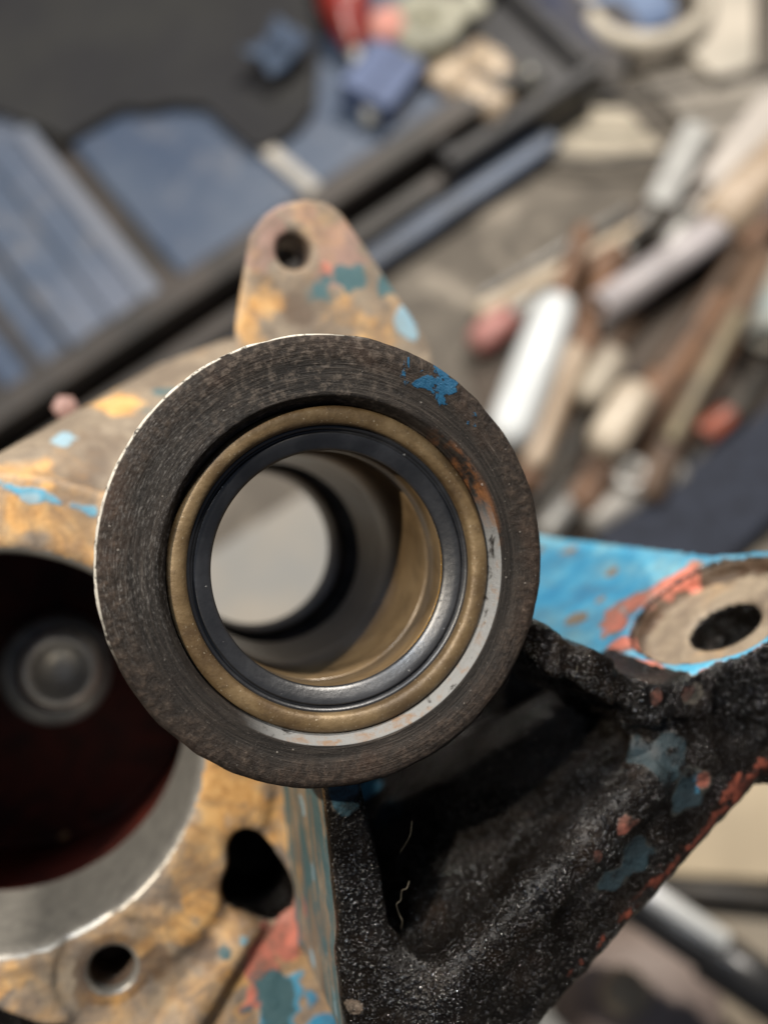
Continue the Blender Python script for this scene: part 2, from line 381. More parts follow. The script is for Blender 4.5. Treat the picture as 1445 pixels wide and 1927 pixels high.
PLATE, SHOULDER, LUG, FLANGE, WEB, BRACKET, TUBE = range(7)
NAMES = ['housing', 'shoulder', 'mounting_lug', 'flange', 'web', 'bracket', 'bore_tube']
BC = np.array([0.875, -1.24, 0.0])                              # axis of the seal bore (slightly eccentric in its boss)
WP = -50.0                                              # plane of the housing's front face
HB = on_w(-5, 1418, WP); RB = 34.0                      # the large bearing bore
# housing body behind, then its front plate
cyl([HB[0], HB[1], WP], [0, 0, 1], 45, -84, -6, PLATE, r=3)
pl = [on_w(x, y, WP) for x, y in ((-520, 1050), (-70, 893), (0, 912), (175, 962), (420, 1032), (640, 1200), (640, 2104), (0, 1893), (-560, 1708))]
prism(pl, WP-32, WP, PLATE, r=1.2)
# raised pad round the bore
cyl([HB[0], HB[1], WP], [0, 0, 1], 48, -6, 1.0, PLATE, r=1.0, k=2.5)
# dark skirt below the plate
prism([on_w(x, y, -70) for x, y in ((-560, 1700), (700, 1760), (700, 2200), (-560, 2200))], -84, -70, TUBE, r=1)
# sloping shoulder above the front plate
fr = [on_w(x, y, WP-0.8) for x, y in ((-75, 899), (0, 914), (175, 964), (470, 1046))]
bk = [loc(x, y, z) for x, y, z in ((-90, 930, 200), (0, 886, 212), (180, 768, 222), (300, 688, 228), (430, 640, 232), (640, 640, 236))]
bk2 = [p+np.array([8, -14, -26]) for p in bk]
hull(fr+bk+bk2, SHOULDER, 1.2, 2.0)
# upper mounting lug
lugp = [on_w(x, y, -62) for x, y in ((440, 770), (451, 600), (475, 444), (500, 405), (530, 384), (575, 372), (612, 378), (640, 396), (662, 424), (693, 473), (753, 562), (801, 640), (830, 800))]
lc = np.mean(lugp, 0); lugp = [lc+(p-lc)*np.array([1.06, 1.015, 1.0]) for p in lugp]
prism(lugp, -75, -62, LUG, r=1.0, draft=-0.38)
lh = on_w(553, 472, -62)
cyl(lh, [0, 0, 1], 3.3, -30, 6, LUG, op='cut', r=0.2)
# tube that carries the seal bore
cyl([0, 0, 0], [0, 0, 1], 30.2, -64, -4, TUBE, r=0.6)
# left rib below the tube
rib = [on_w(x, y, -9) for x, y in ((606, 1440), (618, 1560), (638, 1760), (662, 1990), (800, 1990), (748, 1765), (712, 1600), (690, 1440))]
prism(rib, -72, -8.0, WEB, r=1.8)
# gusset joining rib and bracket at the bottom
hull([loc(x, y, z) for x, y, z in ((655, 1800, 150), (745, 1775, 151), (845, 1850, 147), (900, 2060, 148), (690, 2060, 148),
     (655, 1800, 190), (745, 1775, 190), (845, 1850, 190), (900, 2060, 190), (690, 2060, 190))], BRACKET, 1.5, 4)
# long bracket arm running up to the right
ar = [(1215, 1470, 159), (1150, 1530, 157), (850, 1840, 148), (800, 1980, 147),
      (1520, 1352, 172), (1445, 1428, 168), (960, 1930, 156), (880, 2060, 154),
      (1290, 1330, 166), (1180, 1400, 178), (1010, 1470, 184), (885, 1535, 182), (790, 1680, 172), (740, 1760, 163)]
P = [loc(*a) for a in ar]
hull(P+[p+np.array([-2, 3, -26]) for p in P], BRACKET, 2.0, 3)
capsule(loc(1205, 1475, 160.0), loc(850, 1850, 149.5), 3.6, 3.6, BRACKET, 3)
# flange: slab with a tilted top face, boss under the hole
Q = loc(1345, 1146, 177)
vr = ray(1361, 1170); vr /= np.linalg.norm(vr)
e1 = np.array([-0.48, 0.877, 0]); e1 -= vr*e1.dot(vr); e1 /= np.linalg.norm(e1)
tl = math.radians(60)
NF = ROT @ (-vr*math.cos(tl)+e1*math.sin(tl)); NF /= np.linalg.norm(NF)
def on_f(px, py):
    o = c2l(np.zeros(3)); r = ROT @ ray(px, py)
    return o+r*(NF.dot(Q-o)/NF.dot(r))
fo = [on_f(x, y) for x, y in ((940, 1000), (1340, 1047), (1440, 1072), (1560, 1110), (1560, 1130), (1450, 1185), (1300, 1276), (1200, 1300), (1010, 1215), (930, 1170))]
hull(fo+[p-NF*9 for p in fo], FLANGE, 0.6, 2.0)
cyl(Q, NF, 17.2, -25, 0, FLANGE, r=0.8, k=2.5)
cyl(Q, NF, 15.3, -3.3, 8, FLANGE, op='cut', r=0.3)
cyl(Q, NF, 6.2, -60, 8, FLANGE, op='cut', r=0.2)
# greasy web between tube and flange
for a, b in (((930, 1170, 158), (1020, 1222, 156)), ((1020, 1222, 156), (1120, 1272, 157)), ((1120, 1272, 157), (1210, 1325, 160)), ((1210, 1325, 160), (1300, 1310, 164))):
    A, B = loc(*a), loc(*b)
    hull([A+[0, 1.6, 0], A+[0, -1.2, 0], B+[0, 1.6, 0], B+[0, -1.2, 0], A+[-2, 3, -20], A+[-2, -2, -20], B+[-2, 3, -20], B+[-2, -2, -20]], WEB, 4.0, 3.0)
hull([loc(x, y, z) for x, y, z in ((1180, 1330, 163), (1310, 1290, 165), (1330, 1420, 164), (1210, 1440, 163), (1180, 1330, 182), (1310, 1290, 184), (1330, 1420, 184), (1210, 1440, 182))], BRACKET, 2, 4)
# wall at the back of the pocket
prism([on_w(x, y, -62) for x, y in ((560, 1250), (1200, 1180), (1235, 1330), (1140, 1500), (800, 1850), (600, 1850))], -70, -62, TUBE, r=1)
capsule(on_w(478, 1722, WP), on_w(310, 1985, WP), 2.6, 3.4, PLATE, 2.5)
# openings
cyl([BC[0], BC[1], 0], [0, 0, 1], 20.6, -120, 10, TUBE, op='cut', r=0.2)
cyl([HB[0], HB[1], WP], [0, 0, 1], RB, -38, 12, PLATE, op='cut', r=0.2, k=3.0)
cyl([HB[0], HB[1], WP], [0, 0, 1], 40, -76, -32, PLATE, op='cut', r=1)
bh = on_w(212, 1832, WP+1.6)
cyl(bh, [0, 0, 1], 3.9, -16, 6, PLATE, op='cut', r=0.2)
cyl(bh, [0, 0, 1], 5.0, -1.0, 6, PLATE, op='cut', r=0.2, taper=-0.6)
prism([on_w(x, y, WP) for x, y in ((-700, 1660), (0, 1897), (300, 1998), (300, 2400), (-700, 2400))], -69, 10, TUBE, r=0.3, op='cut', k=0.8)
ct = [on_w(x, y, WP) for x, y in ((418, 1690), (440, 1600), (470, 1560), (500, 1570), (528, 1640), (535, 1700), (500, 1712), (455, 1690))]
for x, y, R_c in ((462, 1592, 3.1), (478, 1630, 4.3), (497, 1672, 4.9), (455, 1668, 3.6), (515, 1690, 3.4)):
    cyl(on_w(x, y, WP), [0, 0, 1], R_c, -22, 8, PLATE, op='cut', r=0.5, k=2.2)

def surface_nets(F_):
    S = F_ < 0
    nx, ny, nz = F_.shape
    cnt = np.zeros((nx-1, ny-1, nz-1), np.int8)
    for i in (0, 1):
        for j in (0, 1):
            for k in (0, 1): cnt += S[i:nx-1+i, j:ny-1+j, k:nz-1+k]
    act = np.argwhere((cnt > 0) & (cnt < 8))
    idx = np.full(cnt.shape, -1, np.int32); idx[tuple(act.T)] = np.arange(len(act))
    acc = np.zeros((len(act), 3)); num = np.zeros(len(act))
    cor = [(i, j, k) for i in (0, 1) for j in (0, 1) for k in (0, 1)]
    for a in cor:
        for ax in range(3):
            if a[ax]: continue
            b = list(a); b[ax] = 1
            fa = F_[tuple((act+a).T)].astype(float); fb = F_[tuple((act+b).T)].astype(float)
            m = (fa < 0) != (fb < 0)
            t = np.where(m, fa/np.where(m, fa-fb, 1), 0)
            p = np.array(a, float)+t[:, None]*(np.array(b)-np.array(a))
            acc += p*m[:, None]; num += m
    V = act+acc/num[:, None]
    quads = []
    for ax in range(3):
        o1, o2 = [(1, 2), (2, 0), (0, 1)][ax]
        sl0 = [slice(None)]*3; sl1 = [slice(None)]*3
        sl0[ax] = slice(0, -1); sl1[ax] = slice(1, None)
        ch = S[tuple(sl0)] != S[tuple(sl1)]
        e = np.argwhere(ch)
        ok = (e[:, o1] > 0) & (e[:, o2] > 0) & (e[:, o1] < F_.shape[o1]-1) & (e[:, o2] < F_.shape[o2]-1)
        e = e[ok]
        def cell(d1, d2):
            c = e.copy(); c[:, o1] -= d1; c[:, o2] -= d2; return idx[tuple(c.T)]
        q = np.stack([cell(1, 1), cell(0, 1), cell(0, 0), cell(1, 0)], 1)
        flip = ~S[tuple(e.T)]
        q[flip] = q[flip][:, ::-1]
        quads.append(q)
    return V, np.concatenate(quads), act

# close the field at the domain walls so the casting stays watertight
for ax in range(3):
    for sd in (0, -1):
        sl = [slice(None)]*3; sl[ax] = sd
        D[tuple(sl)] = np.maximum(D[tuple(sl)], 0.3)
VG, QG, ACT = surface_nets(D)
VL = VG*VX+LO                                            # vertices, local mm
VLAB = LAB[tuple(ACT.T)]

def vnoise(P, scale, seed):
    """trilinear value noise, -1..1"""
    r = np.random.default_rng(seed); n = 64; G = r.uniform(-1, 1, (n, n, n))
    p = P/scale; i = np.floor(p).astype(int); f = p-i; f = f*f*(3-2*f); out = 0
    for a in (0, 1):
        for b in (0, 1):
            for c in (0, 1):
                w = (f[:, 0] if a else 1-f[:, 0])*(f[:, 1] if b else 1-f[:, 1])*(f[:, 2] if c else 1-f[:, 2])
                out = out+w*G[(i[:, 0]+a) % n, (i[:, 1]+b) % n, (i[:, 2]+c) % n]
    return out
def vert_normals(V, Q):
    n = np.cross(V[Q[:, 2]]-V[Q[:, 0]], V[Q[:, 3]]-V[Q[:, 1]])
    N = np.zeros_like(V)
    for k in range(4): np.add.at(N, Q[:, k], n)
    return N/np.maximum(np.linalg.norm(N, axis=1), 1e-9)[:, None]
NV = vert_normals(VL, QG)

def hit(px, py):
    """first point of the casting met by the line of sight, local mm"""
    r = ray(px, py); t = np.arange(95, 330, 0.25)
    P_ = (r[None]*t[:, None]-C0) @ ROT.T
    i = np.round((P_-LO)/VX).astype(int); ok = np.all((i >= 0) & (i < NS), 1)
    v = np.full(len(t), 9.0); v[ok] = D[tuple(i[ok].T)]
    k = np.argmax(v < 0)
    return (P_[k], t[k]) if v[k] < 0 else (None, None)

# --- what covers the metal where
paint = np.zeros((len(VL), 4), np.float32); wear = np.zeros((len(VL), 4), np.float32); dust_ = np.zeros((len(VL), 4), np.float32)
CH = {'pink': (dust_, 0), 'brown': (dust_, 1), 'teal': (dust_, 2), 'blue': (paint, 0), 'orange': (paint, 1), 'primer': (paint, 2), 'grease': (paint, 3), 'tan': (wear, 0), 'red': (wear, 1), 'mach': (wear, 2), 'oil': (wear, 3)}  # oil is the oil film; on the web it also paints in shade
WN = vnoise(VL, 7.0, 11)*0.5+vnoise(VL, 2.8, 12)*0.5+vnoise(VL, 1.4, 13)*0.3
def blob(ch, px, py, rpx, wt=1.0, erase=False):
    p, t = hit(px, py)
    if p is None: return
    A, c = CH[ch]; r = rpx*t/F
    d = np.linalg.norm(VL-p, axis=1)/r+WN
    m = np.clip((1.5-d), 0, 1)*wt
    A[:, c] = np.where(d < 1.5, np.maximum(A[:, c]*(1-np.clip(1.5-d, 0, 1)), 0.40 if ch == 'grease' and L[np.argmin(d)] != FLANGE else 0), A[:, c]) if erase else np.maximum(A[:, c], m)
L = VLAB
fr_plate = (L == PLATE)
# defaults for each member
paint[L == PLATE, 1] = 0.42
wear[L == SHOULDER, 0] = 0.75; paint[L == SHOULDER, 1] = 0.2
wear[L == LUG, 0] = 0.6; paint[L == LUG, 1] = 0.3
gm = (L == WEB) | (L == BRACKET) | (L == TUBE) | (L == FLANGE)
paint[gm, 3] = 1.0
topf = (L == FLANGE) & (NV @ NF > 0.75) & ((VL-Q) @ NF > -1.2)
paint[topf, 3] = 0.0; paint[topf, 0] = 0.82
dq = VL-Q; hq = dq @ NF; rq = np.linalg.norm(dq-hq[:, None]*NF, axis=1)
spot = (L == FLANGE) & (rq < 15.6) & (rq > 6.0) & (hq > -4.2) & (hq < -0.4)
paint[spot] = 0; wear[spot, 0] = 1.0; paint[spot, 1] = 0.22
ringp = (L == FLANGE) & (rq > 15.0) & (rq < 19.5) & (hq > -1.2) & (VL[:, 0] < Q[0]+2)
paint[ringp, 2] = 0.55
wl_ = (L == FLANGE) & (rq > 14.5) & (rq < 15.8) & (hq < -0.3) & (hq > -4); dust_[wl_, 1] = 0.85; paint[wl_] = 0  # counterbore wall painted brown, its shade put into the colour
hole = (L == FLANGE) & (rq < 6.6) & (hq < -4.0)
paint[hole, 3] = 0.7; paint[hole, 0] = 0
# housing bore
db = np.hypot(VL[:, 0]-HB[0], VL[:, 1]-HB[1])
mb = (L == PLATE) & (db < RB+1.2) & (VL[:, 2] > WP-31.5) & (VL[:, 2] < WP+0.9)
paint[mb] = 0; wear[mb, 2] = 1.0
cav = (L == PLATE) & (db < 41.5) & (VL[:, 2] < WP-30)
paint[cav] = 0; wear[cav] = 0; wear[cav, 1] = 1.0
dbh = np.hypot(VL[:, 0]-bh[0], VL[:, 1]-bh[1])
m_ = (L == PLATE) & (dbh < 4.7) & (VL[:, 2] < WP+0.6) & (VL[:, 2] > WP-18); paint[m_] = 0; wear[m_] = 0; dust_[m_, 1] = np.where(VL[m_, 2] < WP-2.5, 1.0, 0.0); wear[m_, 2] = np.where(VL[m_, 2] < WP-2.5, 0.0, 0.9)
m_ = (L == PLATE) & (dbh >= 4.7) & (dbh < 6.6) & (VL[:, 2] > WP-2); dust_[m_, 1] = 0.75
cc_ = np.mean(ct, 0); m_ = (L == PLATE) & (VL[:, 2] < WP-0.8) & (np.hypot(VL[:, 0]-cc_[0], VL[:, 1]-cc_[1]) < 9.5) & (VL[:, 2] > WP-24); paint[m_] = 0; paint[m_, 3] = 1.0
m_ = (L == LUG) & (np.hypot(VL[:, 0]-lh[0], VL[:, 1]-lh[1]) < 3.6) & (VL[:, 2] < -62.6); paint[m_] = 0; wear[m_] = 0; dust_[m_] = 0; dust_[m_, 1] = 1
# left flank of the rib: paint and bare streaks
lf = (L == WEB) & (NV[:, 0] < -0.55) & (VL[:, 0] < 8) & (VL[:, 2] < -11)
paint[lf] = 0; wear[lf, 0] = 0.75; dust_[lf, 2] = 0.5+0.35*vnoise(VL[lf]*[1.0, 0.12, 1.0], 2.2, 5); dust_[lf, 1] = 0.2+0.45*vnoise(VL[lf]*[1.0, 0.12, 1.0], 1.7, 6)
for a in [('blue', 570, 1520, 26, .95), ('blue', 590, 1640, 18, .8), ('blue', 612, 1790, 22, .9), ('blue', 630, 1900, 30, .9)]: blob(*a)
# front plate
for a in [('orange', 110, 985, 60, 1), ('orange', 60, 965, 50, .8), ('orange', 150, 1030, 60, 1), ('orange', 420, 1480, 60, 1), ('orange', 500, 1520, 55, 1), ('orange', 395, 1580, 45, 1),
          ('orange', 380, 1680, 55, 1), ('orange', 340, 1740, 35, .9), ('orange', 560, 1640, 40, 1), ('orange', 545, 1560, 45, .9), ('orange', 20, 1850, 40, .8), ('orange', 440, 1850, 45, .75), ('orange', 460, 1900, 40, .8),
          ('tan', 20, 1000, 60, .8), ('tan', 100, 1830, 70, .9), ('tan', 280, 1790, 60, .9), ('tan', 320, 1860, 60, .7), ('tan', 260, 1700, 30, .7),
          ('primer', 540, 1760, 45, .9), ('primer', 490, 1800, 40, .8), ('primer', 480, 1880, 36, .9), ('primer', 570, 1700, 30, .7),
          ('blue', 560, 1870, 45, 1), ('blue', 520, 1910, 50, 1), ('blue', 590, 1800, 18, .8), ('blue', 600, 1920, 40, .9), ('blue', 460, 1770, 14, .6),
          ('grease', 475, 1630, 45, 1), ('grease', 505, 1690, 30, .9), ('teal', 572, 1790, 18, .9), ('brown', 560, 1740, 22, .8), ('brown', 440, 1500, 30, .9), ('brown', 460, 1530, 24, .8), ('brown', 440, 1730, 34, .9), ('brown', 280, 1820, 44, .9), ('brown', 170, 1810, 30, .7), ('brown', 160, 1870, 24, .7), ('brown', 110, 1035, 16, .7), ('brown', 330, 1690, 26, .6), ('brown', 390, 1790, 36, .8), ('teal', 520, 1890, 60, .8), ('teal', 420, 1790, 20, .6)]: blob(*a)
# bright paint line on the upper edge of the plate
for k in range(24): blob('blue', -60+k*10.3, 894+k*3.0, 12, .66)
blob('blue', 118, 830, 22, .75)
for a in [('orange', 225, 760, 46, .8), ('orange', 60, 890, 50, .55), ('brown', 150, 910, 50, .55), ('brown', 190, 860, 50, .5), ('teal', 320, 735, 40, .55), ('teal', 290, 780, 30, .55)]: blob(*a)
# lug
for a in [('pink', 580, 410, 60, 1), ('pink', 510, 440, 50, 1), ('pink', 640, 455, 60, 1), ('pink', 620, 520, 34, 1), ('primer', 610, 505, 16, .55), ('teal', 668, 525, 30, .9), ('teal', 720, 530, 30, .9), ('blue', 770, 600, 30, .9), ('teal', 605, 550, 30, .7), ('brown', 560, 590, 34, .7), ('brown', 500, 545, 24, .6),
          ('orange', 490, 575, 40, .60), ('orange', 640, 590, 50, .52), ('orange', 700, 620, 44, .6), ('orange', 470, 620, 40, .62)]: blob(*a)
# flange
for a in [('primer', 1165, 1172, 42, 1), ('primer', 1140, 1240, 50, 1), ('primer', 1190, 1262, 44, 1), ('primer', 1180, 1210, 40, 1), ('primer', 1205, 1130, 40, 1), ('primer', 1240, 1105, 32, .9), ('primer', 1285, 1085, 34, .9), ('primer', 1085, 1240, 34, .9), ('primer', 1250, 1275, 26, .8)]:
    blob('blue', *a[1:4], erase=True); blob(*a)
for x, y, r in ((1085, 1165, 17), (1150, 1075, 14), (1070, 1035, 14), (1130, 1130, 10), (1000, 1040, 20)): blob('blue', x, y, r, erase=True); blob('tan', x, y, r, .9)
blob('grease', 1310, 1300, 20, 0, True); blob('blue', 1250, 1290, 16, .9)
# grease-covered bracket: teal paint and primer showing through
for x, y, r, e in ((1245, 1430, 42, 'blue'), (1290, 1500, 40, 'blue'), (1190, 1600, 40, 'blue'), (1145, 1650, 30, 'blue'), (650, 1500, 30, 'blue'), (690, 1480, 20, 'blue'),
                   (1180, 1552, 26, 'primer'), (1120, 1610, 18, 'primer'), (1320, 1470, 20, 'primer'), (668, 1895, 14, 'brown'), (1235, 1310, 16, 'primer'), (1290, 1300, 14, 'primer')):
    blob('grease', x, y, r, erase=True); blob(e, x, y, r, 1 if e != 'orange' else .6)
ea, eb = loc(1455, 1412, 168), loc(955, 1922, 156); ed_ = (eb-ea)/np.linalg.norm(eb-ea)
tt = (VL-ea) @ ed_; dl = np.linalg.norm(VL-ea-tt[:, None]*ed_, axis=1)
eg = (L == BRACKET) | (L == FLANGE)
dust_[eg, 3] = np.clip(1.0-dl[eg]/5.5, 0, 1)*np.clip(1.25-np.clip(tt[eg], 0, 99)/62, 0, 1)*0.78
# keep grease on hidden soffits, teal patches stay dull; the web's darkening paints in shade
bl_b = (L == BRACKET) | (L == FLANGE) & ~topf & ~spot; wear[bl_b, 3] = 0.78; wb_ = (L == WEB) & ~lf; wear[wb_, 3] = 0.62; bw_ = ((L == WEB) | (L == BRACKET)) & (dust_[:, 1] > 0.35) & ~lf; pr_b = bl_b & (paint[:, 2] > .4); wear[pr_b, 3] = 0.56; wear[bw_, 3] = 0.42

# --- cast roughness as real relief
amp = np.where(L == BRACKET, 0.30, np.where(L == WEB, 0.22, np.where(L == FLANGE, np.where(topf | spot, 0.04, 0.55), 0.10)))
amp = np.where(mb, 0.0, amp); amp = np.where(lf, 0.1, amp)
bossrough = (L == FLANGE) & (rq > 13) & (hq < -2)
amp = np.where(bossrough, 0.95, amp)
rel = vnoise(VL, 3.1, 1)*0.6+vnoise(VL, 1.5, 2)*0.5
VR = VL+NV*(rel*amp)[:, None]

MAT_CAST = cast_material()
cast = empty('gearbox_casting', FRAME, 'worn blue and rust coloured gearbox casting with a round dark bored boss facing the viewer', 'gearbox casting')
QL = np.sort(VLAB[QG], axis=1)[:, 2]
for li, nm in enumerate(NAMES):
    q = QG[QL == li]
    if len(q) == 0: continue
    us, inv = np.unique(q, return_inverse=True); q = inv.reshape(q.shape)
    me = bpy.data.meshes.new(nm)
    me.vertices.add(len(us)); me.vertices.foreach_set('co', (VR[us]*0.001).astype(np.float32).ravel())
    me.loops.add(q.size); me.loops.foreach_set('vertex_index', q.astype(np.int32).ravel())
    me.polygons.add(len(q)); me.polygons.foreach_set('loop_start', np.arange(0, q.size, 4, dtype=np.int32))
    me.update(calc_edges=True); me.validate()
    for an, A in (('paint', paint), ('wear', wear), ('dust', dust_)):
        at = me.attributes.new(an, 'FLOAT_COLOR', 'POINT'); at.data.foreach_set('color', A[us].ravel())
    me.materials.append(MAT_CAST); me.shade_smooth()
    me.normals_split_custom_set_from_vertices([tuple(n) for n in vert_normals(VR, QG)[us]] if False else [tuple(n) for n in NV[us]]) if nm in ('housing', 'shoulder', 'mounting_lug') else None
    o = bpy.data.objects.new(nm, me); SC.collection.objects.link(o); o.parent = cast

# ------------------------------------------------------------------ turned parts
def loft(name, prof, mat, parent, seg=224, jag=None):
    """prof: (radius, w, centre) in mm, revolved about centres in the casting frame"""
    V, Fc = [], []
    a = np.linspace(0, 2*math.pi, seg, endpoint=False)
    for i, (r, w, c) in enumerate(prof):
        rr = r+(jag(i, a) if jag else 0)
        for k in range(seg):
            R_ = rr[k] if jag else r
            V.append(((c[0]+R_*math.cos(a[k]))*0.001, (c[1]+R_*math.sin(a[k]))*0.001, w*0.001))
    for i in range(len(prof)-1):
        for k in range(seg):
            k2 = (k+1) % seg
            Fc.append((i*seg+k, (i+1)*seg+k, (i+1)*seg+k2, i*seg+k2))
    return mesh_obj(name, V, Fc, mat, parent)
O = np.zeros(2); B2 = BC[:2]
sm = np.cumsum(rng.normal(0, 1, 224)); sm -= np.linspace(sm[0], sm[-1], 224)
hf = rng.normal(0, 1, 224); hf = (hf+np.roll(hf, 1)+np.roll(hf, 2))/3
def jag(i, a): return (hf*0.07+np.roll(hf, 40)*0.04) if i in (1, 2, 3) else a*0
prof = [(30.8, -14, O), (31.05, -1.4, O), (30.95, -0.55, O), (30.5, -0.12, O), (29.7, 0.0, O), (28.5, 0.0, O)]
for t in np.linspace(0, 1, 5):                           # shallow turned recess in the face
    prof.append((27.6-2.0*t, -0.10-0.22*math.sin(t*math.pi/2), O*(1-t)+B2*t*0.6))
prof += [(24.3, -0.34, B2), (24.0, -0.36, B2), (23.8, -0.5, B2), (22.95, -2.5, B2), (22.8, -2.8, B2), (22.8, -16, B2)]
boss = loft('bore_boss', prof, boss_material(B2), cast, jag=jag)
boss['label'] = 'dark turned end face with a chip of blue paint on its rim'
mb_ = bore_material()
loft('bushing', [(20.4, -6.5, B2), (17.1, -6.5, B2), (16.9, -6.8, B2), (16.9, -12.4, B2), (17.1, -12.7, B2), (20.4, -12.7, B2)], mb_, cast)
loft('bore_wall', [(20.4, -14.6, B2), (17.3, -14.6, B2), (17.05, -14.9, B2), (17.0, -57, B2), (17.5, -57.4, B2), (20.4, -57.4, B2)], mb_, cast)
dark = simple('black_oily_gap', (0.006, 0.006, 0.006), rough=0.4)
loft('snap_groove', [(20.4, -57.4, B2), (19.6, -57.6, B2), (19.6, -66, B2), (20.4, -66.2, B2)], dark, cast)
loft('rear_ring', [(20.4, -66.3, B2), (16.7, -66.3, B2), (16.2, -66.9, B2), (15.96, -80, B2), (17.0, -82, B2), (20.4, -82, B2)], simple('dark_grey_steel', (0.055, 0.055, 0.057), (0.03, 0.03, 0.032), 0.38, 0.4, 200), cast)

seal = empty('oil_seal', FRAME @ Matrix.Translation((B2[0]*0.001, B2[1]*0.001, -0.006)), 'brown metal cased oil seal with black rubber lip pressed into the dark bored boss', 'oil seal')
def S(name, prof, mat):
    return loft(name, [(r, w+6, O) for r, w in prof], mat, seal)
t_ = np.linspace(math.pi, 0, 13)
S('case', [(22.7, -9.0), (22.7, -3.0)]+[(21.36+1.32*math.cos(a), -2.9+1.05*math.sin(a)**0.8 if 0 < a < math.pi else -2.9) for a in t_[::-1]]+[(20.0, -3.6), (19.95, -6.0)], brass_material())
rb = rubber_material()
S('rubber_lip', [(20.3, -3.6), (19.85, -3.35), (19.6, -3.4), (19.45, -3.9), (19.2, -4.15), (19.08, -3.85), (18.98, -3.62), (18.8, -3.6), (18.0, -3.95), (17.2, -4.35), (16.85, -4.55), (16.65, -4.75), (16.58, -5.05), (16.75, -5.6), (18.2, -6.6), (20.0, -6.3)], rb)
# oil bead caught behind the lip
M = Mat('amber_oil'); oilm = M.out((0.42, 0.22, 0.03), 0.06, 0.0, M.bump(M.noise(1500, 4, 0.7), 0.0003), 0.8)
V, Fc = [], []
ns, nr = 90, 6
for i in range(ns):
    a = math.radians(-50+i*(66/(ns-1))); rr = 0.11*(0.15+0.7*abs(math.sin(i*1.9))+0.3*random.random())*math.sin(math.pi*(i+0.5)/ns)**0.5
    for k in range(nr):
        b = 2*math.pi*k/nr; R_ = 16.62+rr*math.cos(b)
        V.append(((B2[0]+R_*math.cos(a))*0.001, (B2[1]+R_*math.sin(a))*0.001, (-5.15+rr*math.sin(b))*0.001))
for i in range(ns-1):
    for k in range(nr): Fc.append((i*nr+k, (i+1)*nr+k, (i+1)*nr+(k+1) % nr, i*nr+(k+1) % nr))
ob = mesh_obj('oil_bead', [Vector(v) for v in V], Fc, oilm)
ob.matrix_world = FRAME; tag(ob, 'amber film of oil caught along the lower right edge of the black seal lip', 'oil')

# slotted shaft end inside the large bore
def cyl_mesh(segs, prof, c, mat, name, parent, ax=None): return loft(name, [(r, w, c) for r, w in prof], mat, parent, segs)
sp_ = loc(113, 1262, 225); sc_ = loc(100, 1282, 268)
shaft = empty('shaft_end', FRAME @ Matrix.Translation(Vector(sp_*0.001)), 'grey hollow shaft end with dark collar deep inside the large dark red bore', 'shaft')
sg = simple('grey_shaft_steel', (0.50, 0.49, 0.46), (0.36, 0.35, 0.33), 0.4, 0.4, 120)
sd_ = simple('dark_collar_steel', (0.17, 0.175, 0.175), (0.10, 0.105, 0.11), 0.4, 0.3, 120)
O2 = np.zeros(2)
loft('shaft', [(0.0, -4.5, O2), (5.6, -4.5, O2), (6.1, -0.5, O2), (6.6, 0, O2), (7.6, 0, O2), (8.8, -1.4, O2), (8.8, -8, O2), (10.0, -9, O2)], sg, shaft, 64)
loft('collar', [(8.8, -5.2, (-1.0, -1.0)), (11.8, -5.4, (-1.0, -1.0)), (12.3, -6, (-1, -1)), (12.3, -19, (-1, -1))], sd_, shaft, 64)

# bolt head showing behind the shoulder
bp = loc(124, 768, 226)
bolt = empty('bolt', FRAME @ Matrix.Translation(Vector(bp*0.001)), 'small pinkish bolt head behind the upper left edge of the tan shoulder', 'bolt')
pink = simple('faded_pink_primer', (0.26, 0.16, 0.14), (0.12, 0.06, 0.045), 0.55, 0, 200)
loft('head', [(0, 2, O2), (2.2, 2, O2), (2.9, 1.4, O2), (2.9, -2, O2), (0, -2, O2)], pink, bolt, 6)
loft('shank', [(2.2, -2, O2), (2.2, -16, O2)], pink, bolt, 20)

# lint fibres
def tube(name, pts, rad, mat, parent=None, seg=8, caps=True):
    pts = [Vector(p) for p in pts]; V, Fc = [], []
    rads = rad if isinstance(rad, (list, tuple)) else [rad]*len(pts)
    up = Vector((0.123, 0.31, 0.94))
    for i, p in enumerate(pts):
        t = (pts[min(i+1, len(pts)-1)]-pts[max(i-1, 0)]).normalized()
        a = t.cross(up).normalized(); b = t.cross(a)
        for k in range(seg):
            th = 2*math.pi*k/seg; V.append(p+(a*math.cos(th)+b*math.sin(th))*rads[i])
    n = len(pts)
    for i in range(n-1):
        for k in range(seg):
            k2 = (k+1) % seg; Fc.append((i*seg+k, i*seg+k2, (i+1)*seg+k2, (i+1)*seg+k))
    if caps: Fc.append(tuple(range(seg))[::-1]); Fc.append(tuple((n-1)*seg+k for k in range(seg)))
    return mesh_obj(name, V, Fc, mat, parent)
def curve(ctrl, n=24):
    """Catmull-Rom through control points"""
    c = [Vector(p) for p in ctrl]; c = [c[0]*2-c[1]]+c+[c[-1]*2-c[-2]]; out = []
    m = len(c)-3
    for i in range(m):
        for j in range(n//m+1):
            t = j/(n//m+1); p0, p1, p2, p3 = c[i:i+4]
            out.append(0.5*((2*p1)+(p2-p0)*t+(2*p0-5*p1+4*p2-p3)*t*t+(3*p1-p0-3*p2+p3)*t**3))
    out.append(c[-2]); return out
lint = simple('grey_lint', (0.055, 0.046, 0.03), rough=0.8)
